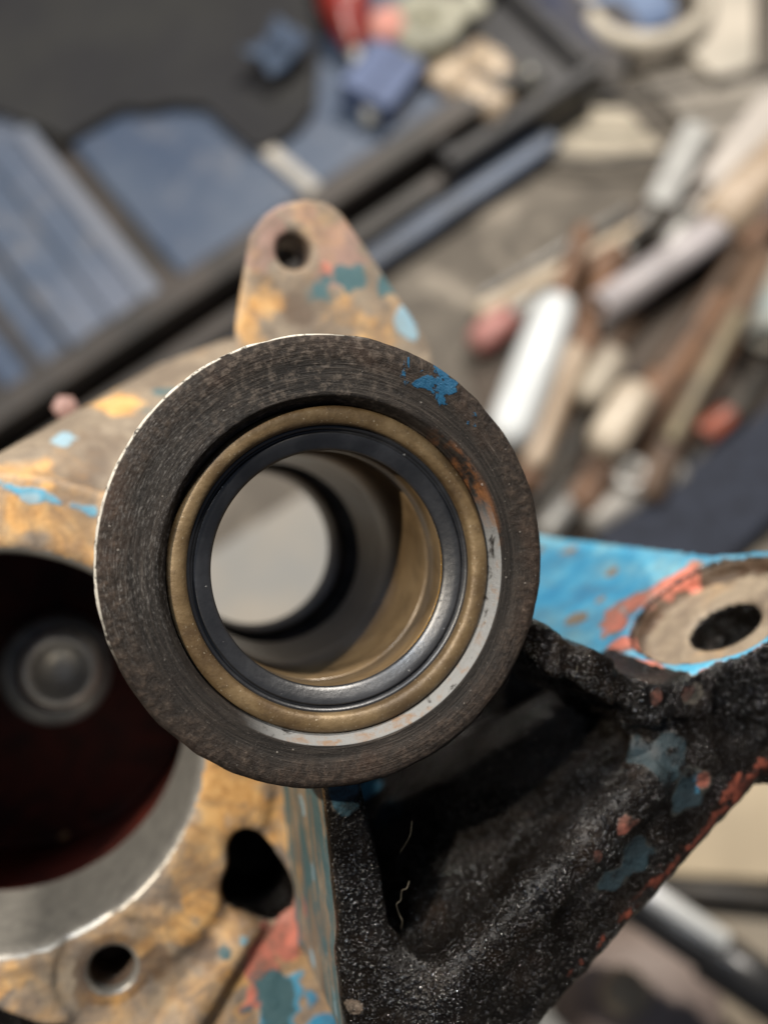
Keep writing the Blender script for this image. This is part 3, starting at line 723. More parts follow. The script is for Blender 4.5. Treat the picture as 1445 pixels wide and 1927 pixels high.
for pts, r_, lab in (([(1086, 1252, 152), (1084, 1264, 151), (1076, 1276, 151.5)], 0.035, 'short pale hair on the greasy web under the blue flange'),
                     ([(775, 1545, 150), (772, 1570, 149), (762, 1590, 150), (752, 1605, 152)], 0.03, 'thin grey hair hanging in the black pocket'),
                     ([(770, 1658, 150), (765, 1672, 149), (756, 1676, 149.5), (754, 1694, 150), (746, 1702, 150), (752, 1722, 151), (757, 1733, 151), (755, 1748, 152)], 0.07, 'crooked yellowish lint strand at the lower tip of the black pocket')):
    c = curve([loc(*p)*0.001 for p in pts], 16)
    o = tube('lint_fibre', [v-c[0] for v in c], r_*0.001, lint, None, 6)
    o.matrix_world = FRAME @ Matrix.Translation(c[0]); tag(o, lab, 'lint', 'lint fibres stuck to the casting')

# ------------------------------------------------------------------ surroundings on the workshop floor
def fl(px, py, h=0.0):
    """point of the level plane at height h (m) seen at a photograph pixel"""
    o = CAM.translation; d = CAM.to_3x3() @ Vector(ray(px, py)); return o+d*((h-o.z)/d.z)
def pxm(px, py, h=0.0): return (fl(px, py, h)-CAM.translation).length/math.sqrt(F*F+(px-CX)**2+(py-CY)**2)   # metres per pixel there
def rotz(p, q): return math.atan2(q.y-p.y, q.x-p.x)

def box(name, sx, sy, sz, mat, parent, c=(0, 0, 0), bev=0.002, rz=0.0):
    bm = bmesh.new(); bmesh.ops.create_cube(bm, size=1)
    for v in bm.verts: v.co = Vector((v.co.x*sx, v.co.y*sy, v.co.z*sz))
    if bev: bmesh.ops.bevel(bm, geom=bm.edges[:], offset=min(bev, min(sx, sy, sz)*0.3), segments=2, affect='EDGES', profile=0.5)
    bmesh.ops.transform(bm, matrix=Matrix.Translation(c) @ Matrix.Rotation(rz, 4, 'Z'), verts=bm.verts)
    me = bpy.data.meshes.new(name); bm.to_mesh(me); bm.free(); me.materials.append(mat)
    o = bpy.data.objects.new(name, me); SC.collection.objects.link(o)
    if parent: o.parent = parent
    return o
def slab(name, pts, h, mat, parent=None, bev=0.0015, wob=0.0):
    """prism of given thickness over an outline of local points"""
    bm = bmesh.new()
    vs = [bm.verts.new((p[0], p[1], h+(wob*random.uniform(-1, 1) if wob else 0))) for p in pts]
    f = bm.faces.new(vs); bmesh.ops.recalc_face_normals(bm, faces=[f])
    if f.normal.z < 0: f.normal_flip()
    r = bmesh.ops.extrude_face_region(bm, geom=[f]); 
    for v in [g for g in r['geom'] if isinstance(g, bmesh.types.BMVert)]: v.co.z = 0
    bmesh.ops.recalc_face_normals(bm, faces=bm.faces[:])
    if bev: bmesh.ops.bevel(bm, geom=bm.edges[:], offset=bev, segments=2, affect='EDGES', profile=0.5)
    me = bpy.data.meshes.new(name); bm.to_mesh(me); bm.free(); me.materials.append(mat)
    o = bpy.data.objects.new(name, me); SC.collection.objects.link(o)
    if parent: o.parent = parent
    return o
def spin(name, prof, mat, parent, seg=32, mtx=None):
    """lathe about local X: prof = (x, radius)"""
    V, Fc = [], []
    for x, r in prof:
        for k in range(seg):
            a = 2*math.pi*k/seg; v = Vector((x, r*math.cos(a), r*math.sin(a))); V.append(mtx @ v if mtx else v)
    for i in range(len(prof)-1):
        for k in range(seg):
            k2 = (k+1) % seg; Fc.append((i*seg+k, i*seg+k2, (i+1)*seg+k2, (i+1)*seg+k))
    return mesh_obj(name, V, Fc, mat, parent)
def rod_prof(L, r, ch=0.25):
    c = r*ch; return [(0, 0), (0, r-c), (c, r), (L-c, r), (L, r-c), (L, 0)]
def lay(name, p, q, hp, hq, label, cat, group=None):
    """Empty at p with local X running to q; returns it and the length"""
    A, B = fl(*p, hp), fl(*q, hq); d = B-A
    m = Matrix.Translation(A) @ d.to_track_quat('X', 'Z').to_matrix().to_4x4()
    return empty(name, m, label, cat, group), d.length

conc = Mat('dirty_concrete')
cn = conc.noise(5, 7, 0.62); cn2 = conc.noise(38, 6, 0.65, off=3); cn3 = conc.noise(14, 5, 0.6, 0.8, off=7)
cc = conc.ramp(cn2, [(0.3, (0.070, 0.059, 0.047)), (0.55, (0.112, 0.096, 0.076)), (0.75, (0.18, 0.158, 0.127))])
cc = conc.mix(conc.step(cn, 0.46, 0.66, 0, 0.75), cc, (0.085, 0.072, 0.057))
cc = conc.mix(conc.step(cn3, 0.53, 0.70, 0, 0.6), cc, (0.43, 0.375, 0.30))
conc.out(cc, 0.75, 0, conc.bump(cn2, 0.002))
g = slab('floor', [(-4, -4), (4, -4), (4, 4), (-4, 4)], 0.05, conc.m, None, 0); g.location.z = -0.05; tag(g, kind='structure')

def scuffed(name, c1, c2, c3):
    M = Mat(name); a = M.noise(9, 6, 0.62, 0.4); b = M.noise(28, 6, 0.68, 0.8, off=2.0); c = M.noise(160, 4, 0.6, off=5)
    col = M.mix(M.step(a, 0.38, 0.62), c1, c2); col = M.mix(M.step(b, 0.50, 0.68, 0, 0.7), col, c3)
    col = M.mix(M.step(c, 0.6, 0.7, 0, 0.5), col, (0.03, 0.03, 0.035))
    return M.out(col, M.math('ADD', 0.35, M.math('MULTIPLY', b, 0.25)), 0.1, M.bump(b, 0.0015))
blue = scuffed('blue_grey_steel', (0.040, 0.062, 0.108), (0.066, 0.089, 0.132), (0.12, 0.13, 0.155))
blue2 = scuffed('pale_blue_steel', (0.115, 0.135, 0.18), (0.07, 0.094, 0.14), (0.17, 0.17, 0.18))
rail = simple('black_brown_rail', (0.014, 0.012, 0.010), (0.035, 0.028, 0.023), 0.5, 0, 20)
# --- steel cabinet lying on its back
HC = 0.05
o0 = fl(100, 750, HC); o1 = fl(1010, 150, HC); ang = rotz(o0, o1)
cab = empty('steel_cabinet', Matrix.Translation((o0.x, o0.y, 0)) @ Matrix.Rotation(ang, 4, 'Z'), 'blue grey sheet steel cabinet with dark seams behind the casting on the left', 'cabinet')
ci = cab.matrix_world.inverted()
def cl(px, py, h=HC): return ci @ fl(px, py, h)
xr = cl(1010, 150).x
box('carcass', 1.2, 0.75, HC-0.006, rail, cab, (xr-0.6, 0.375+0.004, (HC-0.006)/2), 0.002)
sx = [cl(800, 280).x, cl(332, 545).x, cl(165, 690).x, cl(20, 790).x, cl(-240, 990).x, cl(-520, 1180).x]
def panel(xa, xb, y0, y1, m, dz=0.0): box('panel', abs(xa-xb)-0.004, y1-y0, 0.010, m, cab, ((xa+xb)/2, (y0+y1)/2, HC-0.005+dz), 0.003)
yb = cl(330, 560).y
panel(xr-0.012, sx[1]+0.007, 0.024, 0.75, blue)
panel(sx[1]-0.006, sx[2]+0.004, 0.024, 0.75, blue2, 0.001)
panel(sx[2], sx[3]+0.006, 0.024, 0.75, blue)
panel(sx[3]-0.004, sx[4]+0.006, 0.024, 0.75, blue2, 0.001)
panel(sx[4], sx[5], 0.024, 0.75, blue)
def strip(pa, pb, wpx, m, name, h=0.005, label=None):
    A, B = cl(*pa), cl(*pb); d = B-A; w = wpx*pxm(*pa)
    o = box(name, d.length, w, h, m, cab, ((A.x+B.x)/2, (A.y+B.y)/2, HC+h/2+0.0005), 0.002, math.atan2(d.y, d.x))
    return o
strip((-40, 240), (236, 596), 40, blue2, 'rib'); strip((45, 250), (300, 572), 30, simple('worn_grey_steel', (0.13, 0.14, 0.165), (0.10, 0.115, 0.145), 0.45, 0.1, 20), 'rib')
strip((-60, 380), (160, 660), 24, blue2, 'rib'); strip((-100, 470), (90, 718), 22, rail, 'rib')
strip((380, 180), (600, 370), 26, simple('dusty_tan_strip', (0.36, 0.33, 0.28), (0.25, 0.24, 0.22), 0.6, 0, 30), 'rib')
box('edge_rail', 1.2, 0.020, 0.016, rail, cab, (xr-0.6, 0.012, HC-0.002), 0.003)
box('lower_rail', 1.2, 0.016, 0.02, simple('blue_lower_rail', (0.055, 0.075, 0.115), (0.03, 0.04, 0.06), 0.45, 0, 14), cab, (xr-0.6, -0.026, 0.010), 0.003)
box('plinth', 1.2, 0.014, 0.03, rail, cab, (xr-0.6, -0.010, 0.015), 0.002)

# --- dark rubber sheet draped over the cabinet
HS = HC+0.012
out = [(-420, -300), (700, -300), (600, 60), (592, 190), (560, 230), (500, 272), (470, 268), (420, 225), (385, 190), (330, 185), (270, 196), (230, 192), (170, 225), (120, 255), (80, 235), (0, 205), (-300, 130)]
S0 = fl(150, 60, HS)
sh = slab('rubber_sheet', [(fl(x, y, HS).x-S0.x, fl(x, y, HS).y-S0.y) for x, y in out], 0.006, simple('black_rubber_sheet', (0.011, 0.011, 0.0105), (0.006, 0.006, 0.0075), 0.8, 0, 12), None, 0.0015)
sh.location = (S0.x, S0.y, HC+0.002); tag(sh, 'black rubber sheet with a ragged lower edge lying on the blue cabinet', 'rubber sheet')
HT = HC+0.012
grey = simple('grey_steel', (0.34, 0.33, 0.31), (0.20, 0.195, 0.18), 0.4, 0.35, 60)
redp = simple('red_plastic', (0.26, 0.026, 0.017), (0.13, 0.013, 0.009), 0.3, 0, 20)
# red screwdriver
sdv, Ld = lay('screwdriver', (625, -90), (700, 235), HT+0.012, HC+0.006, 'screwdriver with tapered red handle at the top of the photo', 'screwdriver')
Lh = Ld*0.58
spin('handle', [(0, 0), (0, .012), (.006, .016), (Lh*0.5, .019), (Lh*0.8, .013), (Lh*0.97, .007), (Lh, .006), (Lh, 0)], redp, sdv, 10)
spin('blade', [(Lh*0.99, .0045), (Ld*0.9, .0045), (Ld, .006), (Ld, 0)], simple('dull_shaft', (0.27, 0.27, 0.25), (0.2, 0.2, 0.18), 0.5, 0.1, 40), sdv, 16)
# blue bottle cap and blue carton
bc0 = fl(525, 92, HT+0.01)
Y = Matrix.Rotation(-math.pi/2, 4, 'Y')
bc_ = fl(720, 140, HC+0.02); crt = empty('carton', Matrix.Translation((bc_.x, bc_.y, HC)) @ Matrix.Rotation(ang+0.35, 4, 'Z'), 'small bright blue carton right of the red screwdriver', 'carton')
cbl = simple('blue_card', (0.052, 0.075, 0.145), (0.038, 0.055, 0.11), 0.5, 0, 30)
box('body', .046, .040, .022, cbl, crt, (0, 0, .011), .001); box('flap', .046, .020, .0015, simple('blue_card_flap', (0.065, 0.09, 0.165), (0.045, 0.065, 0.13), 0.5, 0, 30), crt, (0, .0095, .0232), .0004)
# pink knob and pale carburettor-like fitting
kp = fl(728, 58, HC+0.02); kn = empty('knob', Matrix.Translation((kp.x, kp.y, HC)), 'dusty pink knob between the blue carton and the pale fitting', 'knob')
pk = simple('dusty_pink', (0.46, 0.21, 0.17), (0.34, 0.15, 0.12), 0.55, 0, 50)
spin('grip', [(.012, .011), (.020, .014), (.030, .011), (.033, 0)], pk, kn, 24, Y); spin('stem', [(0, .008), (.012, .008)], pk, kn, 16, Y)
fp = fl(800, 45, HC+0.02); ft = empty('pipe_fitting', Matrix.Translation((fp.x, fp.y, HC)) @ Matrix.Rotation(0.6, 4, 'Z'), 'pale green grey cast pipe fitting with a dark hole at the top of the photo', 'pipe fitting')
pg = simple('pale_green_cast', (0.28, 0.27, 0.21), (0.13, 0.13, 0.10), 0.6, 0, 60)
spin('body', [(0, .016), (.004, .026), (.024, .026), (.028, .022), (.028, .011), (.010, .010), (.010, 0)], pg, ft, 32, Y)
box('lug', .040, .022, .014, pg, ft, (.030, 0, .012), .004); box('lug', .040, .022, .014, pg, ft, (-.030, -.010, .012), .004)
# black tray with beige fittings and a steel ball
t0 = fl(900, 150, 0.03); tray = empty('tray', Matrix.Translation((t0.x, t0.y, 0)) @ Matrix.Rotation(ang-0.02, 4, 'Z'), 'black open tray holding pale metal fittings at the top centre', 'tray')
bt = simple('black_tray', (0.012, 0.012, 0.014), (0.025, 0.024, 0.024), 0.5, 0, 30)
TL, TW = 0.128, 0.100
box('base', TL, TW, .004, bt, tray, (0, 0, .032), .001)
for x, y, sx_, sy_ in ((0, TW/2, TL+.012, .012), (0, -TW/2, TL+.012, .012), (TL/2, 0, .012, TW-.012), (-TL/2, 0, .012, TW-.012)): box('side', sx_, sy_, .040, bt, tray, (x, y, .026), .003)
bge = simple('beige_cast_metal', (0.46, 0.37, 0.27), (0.17, 0.13, 0.09), 0.45, 0.1, 50)
for i, (px, py, ln, r_, rz, lab) in enumerate(((842, 150, .034, .013, .9, 'beige pipe stub at the left end of the black tray'), (920, 128, .036, .012, 2.3, 'grey beige pipe stub along the upper side of the black tray'), (905, 190, .040, .012, -.55, 'beige pipe stub in the lower middle of the black tray'))):
    p = fl(px, py, .046); s_ = empty('pipe_stub', Matrix.Translation((p.x, p.y, .034)) @ Matrix.Rotation(rz, 4, 'Z'), lab, 'pipe stub', 'metal pieces in the black tray')
    spin('barrel', [(-ln/2, r_*.55), (-ln/2, r_*.9), (-ln/2+.002, r_), (ln/2-.002, r_), (ln/2, r_*.9), (ln/2, r_*.55)], bge, s_, 28, Matrix.Translation((0, 0, r_)))
    spin('collar', [(-ln*.18, r_), (-ln*.18, r_*1.18), (ln*.06, r_*1.18), (ln*.06, r_)], bge, s_, 6, Matrix.Translation((0, 0, r_)))
p = fl(992, 140, .050); ball = empty('ball_bearing', Matrix.Translation((p.x, p.y, .034)), 'shiny steel ball in its race in the right corner of the black tray', 'bearing')
bs = simple('bright_steel', (0.62, 0.58, 0.50), (0.5, 0.46, 0.40), 0.2, 0.9, 60)
spin('ball', [(.011-.011*math.cos(a), .011*math.sin(a)) for a in np.linspace(0, math.pi, 17)], bs, ball, 32, Matrix.Translation((0, 0, .011)) @ Matrix.Translation((-.011, 0, 0)))
spin('race', [(0, .011), (0, .015), (.007, .015), (.007, .012)], rail, ball, 32, Y)

# --- hose loop, rag, wires, dusty sheets
beige = simple('beige_hose', (0.40, 0.36, 0.29), (0.30, 0.27, 0.22), 0.55, 0, 30)
ctr = fl(1225, -25, 0.03); R_ = 108*pxm(1225, -25, 0.03)
hose = tube('hose', [(R_*math.cos(a)*1.02, R_*math.sin(a)*1.05, 0.006*math.sin(a*1.5)) for a in np.linspace(-0.2, 2*math.pi-0.35, 72)], .0075, beige, None, 14)
hose.location = (ctr.x, ctr.y, .018); tag(hose, 'loop of beige hose at the top right corner', 'hose')
rg = fl(1180, 10, 0.02); ragm = simple('light_blue_cloth', (0.14, 0.19, 0.29), (0.07, 0.10, 0.17), 0.8, 0, 25)
def cloth(name, rx, ry, amp_, mat, n=28, seed=3, hgt=.012):
    V, Fc = [], []
    P_ = np.array([[(i/n-.5)*2*rx, (j/n-.5)*2*ry, 0] for i in range(n+1) for j in range(n+1)])
    z = vnoise(P_*1000+500, rx*1000*.6, seed)*amp_+vnoise(P_*1000+500, rx*1000*.25, seed+1)*amp_*.5
    P_[:, 0] += vnoise(P_*1000+900, rx*500, seed+2)*rx*.2; P_[:, 1] += vnoise(P_*1000+900, rx*500, seed+3)*ry*.2
    P_[:, 2] = np.maximum(z+hgt, .002)
    m_ = len(P_); V = np.concatenate([P_, P_-[0, 0, .0018]]).tolist()
    for i in range(n):
        for j in range(n):
            a, b, c, d = i*(n+1)+j, (i+1)*(n+1)+j, (i+1)*(n+1)+j+1, i*(n+1)+j+1
            Fc += [(a, b, c, d), (a+m_, d+m_, c+m_, b+m_)]
    rim_ = [(i, 0) for i in range(n+1)]+[(n, j) for j in range(1, n+1)]+[(i, n) for i in range(n-1, -1, -1)]+[(0, j) for j in range(n-1, 0, -1)]
    ids = [i*(n+1)+j for i, j in rim_]
    for a, b in zip(ids, ids[1:]+ids[:1]): Fc.append((a, a+m_, b+m_, b))
    return mesh_obj(name, V, Fc, mat)
o = cloth('rag', .019, .016, .007, simple('slate_blue_cloth', (0.045, 0.065, 0.10), (0.022, 0.033, 0.058), 0.85, 0, 40), seed=21); o.location = (bc0.x, bc0.y, HT+.001); o.rotation_euler.z = .9; tag(o, 'small crumpled slate blue rag on the black sheet left of the red screwdriver', 'rag')
o = cloth('rag', .036, .022, .006, ragm); o.location = (rg.x, rg.y, .003); o.rotation_euler.z = .4; tag(o, 'crumpled light blue rag inside the beige hose loop', 'rag')
dk = fl(1070, 40, .02); o = cloth('rag', .05, .035, .008, simple('dark_blue_cloth', (0.03, 0.035, 0.06), (0.06, 0.055, 0.05), 0.85, 0, 25), seed=9); o.location = (dk.x, dk.y, .003); o.rotation_euler.z = -.5; tag(o, 'crumpled dark navy rag between the black tray and the beige hose loop', 'rag')
wire = simple('dark_wire', (0.035, 0.032, 0.028), rough=0.5)
def wire_px(pts, r_, lab, m=wire):
    c = curve([fl(x, y, h) for x, y, h in pts], 40); b = c[0].copy()
    o = tube('wire', [v-b for v in c], r_, m, None, 8); o.location = b; tag(o, lab, 'wire')
wire_px([(985, 180, .02), (1080, 190, .022), (1200, 180, .03), (1330, 152, .03), (1500, 130, .03)], .0032, 'thin dark wire running right from the black tray across the upper right')
wire_px([(905, 225, .012), (960, 268, .012), (1060, 296, .014), (1160, 300, .014), (1260, 285, .02)], .0026, 'thin dark wire curving along the pale sheet below the black tray')
dust = simple('dusty_paper', (0.36, 0.32, 0.25), (0.25, 0.22, 0.17), 0.8, 0, 14)
dust2 = simple('grey_card', (0.21, 0.19, 0.16), (0.15, 0.135, 0.115), 0.8, 0, 14)
def sheet(name, pts, h, mat, lab, cat, thick=.003, group=None):
    c = fl(*np.mean(pts, 0), h); o = slab(name, [((fl(x, y, h)-c).x, (fl(x, y, h)-c).y) for x, y in pts], thick, mat, None, min(.001, thick*.3))
    o.location = (c.x, c.y, max(h-thick, 0.0005)); return tag(o, lab, cat, group)
sheet('paper_sheet', [(915, 228), (975, 190), (1180, 205), (1250, 282), (1080, 296), (985, 272)], .004, dust, 'dusty cream sheet of paper below the black tray', 'paper')
sheet('card_sheet', [(1040, 40), (1130, 30), (1180, 120), (1100, 190), (1000, 150)], .004, simple('warm_grey_card', (0.24, 0.21, 0.18), (0.34, 0.30, 0.25), 0.8, 0, 14), 'grey brown card below the beige hose loop', 'card')
sheet('plastic_wrap', [(1330, -40), (1420, -60), (1420, 120), (1350, 150), (1290, 90)], .014, simple('pale_wrap', (0.38, 0.34, 0.28), (0.28, 0.255, 0.21), 0.4, 0, 14), 'pale cream plastic wrap at the upper right edge', 'plastic wrap', .012)
sheet('card_sheet', [(1210, 150), (1330, 120), (1480, 150), (1480, 330), (1300, 240)], .005, dust2, 'dull grey card under the wire at the right edge', 'card', .004)

# --- heap of bars and tools on the right
rusty = simple('rusty_brown', (0.15, 0.083, 0.048), (0.075, 0.045, 0.03), 0.6, 0.1, 40)
rusty2 = simple('rusty_dark', (0.11, 0.068, 0.042), (0.05, 0.035, 0.026), 0.6, 0.1, 40)
palest = simple('pale_steel', (0.27, 0.27, 0.255), (0.20, 0.20, 0.19), 0.5, 0.0, 60)
tanr = simple('tan_bar', (0.44, 0.37, 0.28), (0.32, 0.26, 0.19), 0.5, 0, 50)
white = simple('white_plastic', (0.52, 0.54, 0.54), (0.44, 0.46, 0.46), 0.3, 0, 30)
cream = simple('cream_wood', (0.36, 0.29, 0.22), (0.24, 0.18, 0.125), 0.5, 0, 30)
lilac = simple('pale_lilac_plastic', (0.38, 0.35, 0.355), (0.27, 0.25, 0.25), 0.35, 0, 30)
gbar = simple('grey_bar', (0.22, 0.215, 0.20), (0.14, 0.135, 0.125), 0.45, 0.3, 50)
dbar = simple('dark_bar', (0.022, 0.02, 0.018), (0.045, 0.038, 0.03), 0.5, 0.1, 50)
def bar(p, q, wpx, h, mat, lab, cat='metal bar', kind='round', name='metal_bar', group='bars and tools heaped on the right', tip=None, dh=0.0):
    r_ = wpx*pxm(*p)/2
    e, Lx = lay(name, p, q, h+r_, h+r_+dh, lab, cat, group)
    if kind == 'round': spin('shaft', rod_prof(Lx, r_), mat, e, 24)
    elif kind == 'flat': box('blade', Lx, 2*r_, max(.004, r_*.6), mat, e, (Lx/2, 0, 0), .001)
    elif kind == 'pipe': spin('wall', [(Lx, r_*.7), (0, r_*.7), (0, r_), (Lx, r_), (Lx, r_*.7)], mat, e, 24)
    elif kind == 'handle': spin('grip', [(0, 0), (0, r_*.55), (r_*.2, r_*.85), (r_*.7, r_), (Lx-r_*.8, r_), (Lx-r_*.25, r_*.8), (Lx, r_*.4), (Lx, 0)], mat, e, 28)
    if tip: spin('collar', [(-tip*.0, r_*1.0), (0, r_*1.22), (tip, r_*1.22), (tip, r_*1.0)], rusty2, e, 24)
    return e
sheet('gap_sheet', [(880, 700), (1060, 470), (1300, 330), (1480, 250), (1500, 800), (1300, 900), (1080, 1030), (980, 1010)], .003, simple('dark_gap_sheet', (0.050, 0.037, 0.027), (0.028, 0.021, 0.016), 0.75, 0, 14), 'added dark sheet that fills the gaps under the heap of bars', 'gap_sheet')  # dark sheet added to fill the gaps between the bars
bar((1238, 386), (1312, 236), 52, .012, palest, 'flat pale steel strip standing out of the heap at the upper right', kind='flat')
bar((1290, 420), (1470, 180), 70, .004, simple('mauve_grey_bar', (0.32, 0.29, 0.26), (0.24, 0.22, 0.20), 0.5, 0.1, 40), 'wide grey mauve bar right of the pale steel strip', kind='flat')
bar((1165, 500), (1225, 395), 20, .014, grey, 'narrow grey rod below the pale steel strip')
bar((900, 590), (1215, 425), 34, .004, tanr, 'long tan rod lying above the white handle')
bar((1250, 470), (1300, 405), 40, .020, grey, 'short grey socket with a dark mouth on the heap', 'socket', 'pipe', 'socket')
bar((1130, 580), (1440, 370), 62, .022, lilac, 'pale lilac tube crossing the heap towards the right edge', 'tube', 'pipe', 'plastic_tube')
bar((1340, 430), (1520, 250), 96, .016, cream, 'thick cream wooden handle at the right edge', 'wooden handle', 'handle', 'wooden_stick')
bar((985, 920), (1145, 515), 62, .006, rusty, 'brown rusty bar right of the white handle')
e, Lx = lay('hammer', (948, 838), (1052, 560), .040, .040, 'glossy white plastic hammer handle beside the dark boss', 'hammer', 'bars and tools heaped on the right')
r_ = 44*pxm(1000, 700, .04)
spin('grip', [(0, 0), (0, r_*.35), (r_*.25, r_*.75), (r_*.8, r_*.98), (Lx*.55, r_), (Lx*.9, r_*.92), (Lx*.97, r_*.75), (Lx, r_*.5), (Lx, 0)], white, e, 32)
spin('shaft', [(Lx, r_*.45), (Lx*1.5, r_*.42)], rusty, e, 16)
bar((1000, 880), (1085, 650), 50, .018, cream, 'cream wooden stick against the right side of the white handle', 'wooden stick', 'handle', 'wooden_stick')
cor = simple('coral_plastic', (0.34, 0.16, 0.14), (0.2, 0.085, 0.075), 0.5, 0, 60)
bar((893, 652), (965, 590), 62, .004, cor, 'soft pink plug end lying left of the white handle', 'plug', 'handle', 'rubber_plug')
bar((960, 600), (1010, 560), 40, .004, gbar, 'grey stub behind the pink plug', 'metal stub')
bar((1010, 850), (1260, 480), 60, .0, rusty2, 'dark brown bar deep in the middle of the heap')
bar((1085, 960), (1350, 560), 70, .008, rusty, 'thick rusty bar in the middle of the heap')
bar((1210, 940), (1440, 470), 70, .010, rusty2, 'dark rusty bar on the right of the heap')
bar((1260, 830), (1390, 590), 26, .030, simple('olive_rod', (0.19, 0.16, 0.10), (0.13, 0.11, 0.075), 0.5, 0, 40), 'thin olive rod on top of the dark rusty bar')
bar((1100, 760), (1160, 660), 60, .018, simple('grey_tan_handle', (0.30, 0.265, 0.21), (0.22, 0.19, 0.15), 0.5, 0, 40), 'short grey tan handle left of the cream one', 'tool handle', 'handle', 'tool_handle')
bar((1130, 850), (1205, 725), 74, .034, simple('warm_cream_handle', (0.44, 0.385, 0.305), (0.30, 0.25, 0.19), 0.4, 0, 40), 'short cream handle with rounded ends in the middle of the heap', 'tool handle', 'handle', 'tool_handle', tip=None)
bar((1100, 520), (1170, 480), 60, .004, rusty, 'brown lump of rusty bar at the top of the heap')
bar((1440, 640), (1500, 480), 80, .012, simple('teal_grey', (0.22, 0.26, 0.26), (0.30, 0.27, 0.22), 0.5, 0, 30), 'teal grey tube at the right edge', 'tube', 'pipe', 'steel_tube')
p = fl(1355, 790, .03); e = empty('cap', Matrix.Translation((p.x, p.y, .012)) @ Matrix.Rotation(.7, 4, 'Z'), 'orange red plastic cap at the right above the navy cloth', 'cap')
ored = simple('orange_red_plastic', (0.24, 0.065, 0.035), (0.12, 0.04, 0.028), 0.4, 0, 60)
spin('skirt', [(-.015, .0075), (-.014, .0085), (.010, .0075)], ored, e, 28, Matrix.Translation((0, 0, .012))); spin('end', [(.010, .0075), (.013, .005), (.013, 0)], ored, e, 28, Matrix.Translation((0, 0, .012)))
bar((1020, 1010), (1115, 890), 50, .010, gbar, 'grey steel bar close to the right rim of the boss')
bar((1105, 985), (1280, 880), 60, .006, simple('ash_bar', (0.26, 0.245, 0.22), (0.18, 0.17, 0.155), 0.5, 0.1, 40), 'ash grey bar above the navy cloth')
p = fl(1190, 892, .03); e = empty('nut', Matrix.Translation((p.x, p.y, .022)), 'grey steel nut on the ash grey bar', 'nut')
spin('body', [(0, .006), (0, .0125), (.010, .0125), (.010, .006), (0, .006)], grey, e, 6, Y); spin('washer', [(-.002, .006), (-.002, .015), (0, .015), (0, .006)], grey, e, 30, Y)
bar((1050, 1000), (1200, 815), 46, .0, dbar, 'black bar in the shadow under the heap')
bar((1120, 640), (1230, 540), 56, .004, dbar, 'black bar under the lilac tube')
nv = fl(1330, 930, .02); nm_ = simple('navy_cloth', (0.008, 0.010, 0.017), (0.016, 0.020, 0.032), 0.85, 0, 120)
o = slab('navy_cloth', [((fl(x, y, .02)-nv).x, (fl(x, y, .02)-nv).y) for x, y in ((1115, 985), (1190, 945), (1300, 870), (1400, 800), (1490, 720), (1560, 760), (1560, 900), (1440, 990), (1370, 1060), (1250, 1110), (1150, 1090))], .02, nm_, None, .004)
o.location = (nv.x, nv.y, 0.0005); tag(o, 'folded dark navy cloth at the right above the blue flange', 'cloth')

bar((905, 560), (1180, 395), 18, .010, gbar, 'thin grey rod parallel to and above the long tan rod')
bar((1395, 470), (1500, 360), 44, .020, rusty, 'short rusty stub below the thick cream handle')
bar((1240, 700), (1420, 430), 34, .020, simple('umber_bar', (0.085, 0.055, 0.036), (0.04, 0.028, 0.02), 0.55, 0.1, 40), 'umber bar lying over the thick rusty bar')
bar((1010, 960), (1110, 760), 30, .012, dbar, 'black rod between the rusty bar and the short cream handle')
bar((1290, 900), (1440, 690), 44, .004, dbar, 'black bar beside the thin olive rod at the right')
bar((1180, 455), (1330, 345), 22, .018, dbar, 'black rod lying between the pale steel strip and the lilac tube')
# --- lower right: tan board, strip, shaft and motor
tanb = simple('tan_board', (0.50, 0.395, 0.255), (0.40, 0.315, 0.205), 0.7, 0, 18)
sheet('board', [(1180, 1350), (1560, 1010), (1700, 1660), (1420, 1655), (1180, 1640), (1000, 1620)], .012, tanb, 'tan board at the right below the flange', 'board', .012)
sheet('board', [(1200, 1700), (1440, 1730), (1650, 1740), (1650, 2050), (1400, 1960)], .008, simple('brown_tan_board', (0.30, 0.25, 0.185), (0.22, 0.18, 0.13), 0.7, 0, 18), 'brown board in the lower right corner behind the dark shaft', 'board', .008)
bar((1195, 1668), (1600, 1705), 44, .006, dbar, 'dark strip across the tan boards in the lower right', group='bars in the lower right corner')
e, Lx = lay('drive_shaft', (1120, 1650), (1500, 1905), .10, .10, 'black shaft with a bright cream end section in the lower right', 'shaft', 'bars in the lower right corner')
r_ = 46*pxm(1250, 1740, .10)
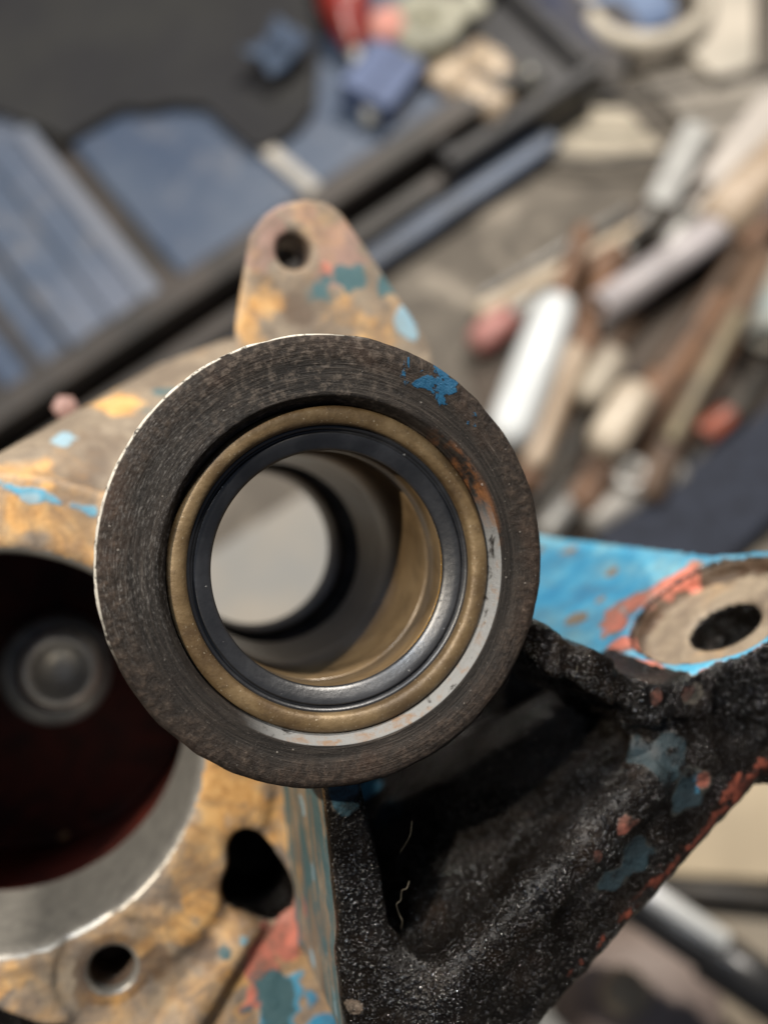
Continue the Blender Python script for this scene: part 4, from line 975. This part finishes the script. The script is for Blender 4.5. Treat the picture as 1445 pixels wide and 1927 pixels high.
spin('sleeve', [(0, 0), (0, r_*.8), (Lx*.1, r_*.85), (Lx*.55, r_*.85), (Lx*.57, r_*1.1), (Lx*1.2, r_*1.1), (Lx*1.2, 0)], simple('black_shaft', (0.016, 0.016, 0.017), (0.03, 0.029, 0.028), 0.3, 0.2, 40), e, 36)
spin('polished_end', rod_prof(Lx*.52, r_*.5), cream if False else simple('bright_cream_steel', (0.80, 0.76, 0.62), (0.74, 0.68, 0.54), 0.4, 0.1, 30), e, 28, Matrix.Translation((Lx*.08, r_*.55, r_*.55)))
p = fl(1210, 1900, .03); e = empty('motor_housing', Matrix.Translation((p.x, p.y, 0)), 'mauve brown rounded motor housing in the lower right behind the bracket', 'motor housing')
mv = simple('mauve_brown_cast', (0.24, 0.19, 0.165), (0.15, 0.115, 0.10), 0.6, 0, 26)
r_ = 150*pxm(1210, 1900, .03)
spin('body', [(0, r_), (.03, r_), (.045, r_*.88), (.052, r_*.6), (.054, r_*.4), (.054, 0)], mv, e, 56, Y)
spin('cap', [(.053, r_*.30), (.060, r_*.28), (.062, r_*.2), (.062, 0)], simple('tan_cap', (0.36, 0.28, 0.18), (0.25, 0.19, 0.13), 0.5, 0, 40), e, 32, Matrix.Translation((-r_*.35, r_*.25, 0)) @ Y)
p = [fl(x, y, .06) for x, y in ((985, 1850), (992, 1895), (1020, 1940), (1070, 1990))]
o = tube('pipe_bend', [v-p[0] for v in curve(p, 20)], .0085, palest, None, 16); o.location = p[0]; tag(o, 'pale curved pipe below the lower right edge of the bracket', 'pipe')

# --- what shows through the bore, and the block that carries the casting
sheet('card_sheet', [(300, 1085), (395, 1040), (575, 925), (680, 1010), (640, 1260), (380, 1300), (250, 1190)], .006, simple('pale_grey_card', (0.145, 0.145, 0.138), (0.185, 0.168, 0.142), 0.7, 0, 14), 'pale grey card seen through the bore', 'card')
c_ = FRAME @ Vector((HB[0]*.001-.012, HB[1]*.001-.012, -.138))
tb = empty('timber_block', Matrix.Translation((c_.x, c_.y, 0)), 'timber block standing under the back of the casting', 'timber block')
box('beam', .050, .060, c_.z-.003, simple('raw_timber', (0.33, 0.22, 0.12), (0.25, 0.16, 0.085), 0.7, 0, 30), tb, (0, 0, (c_.z-.003)/2), .002)
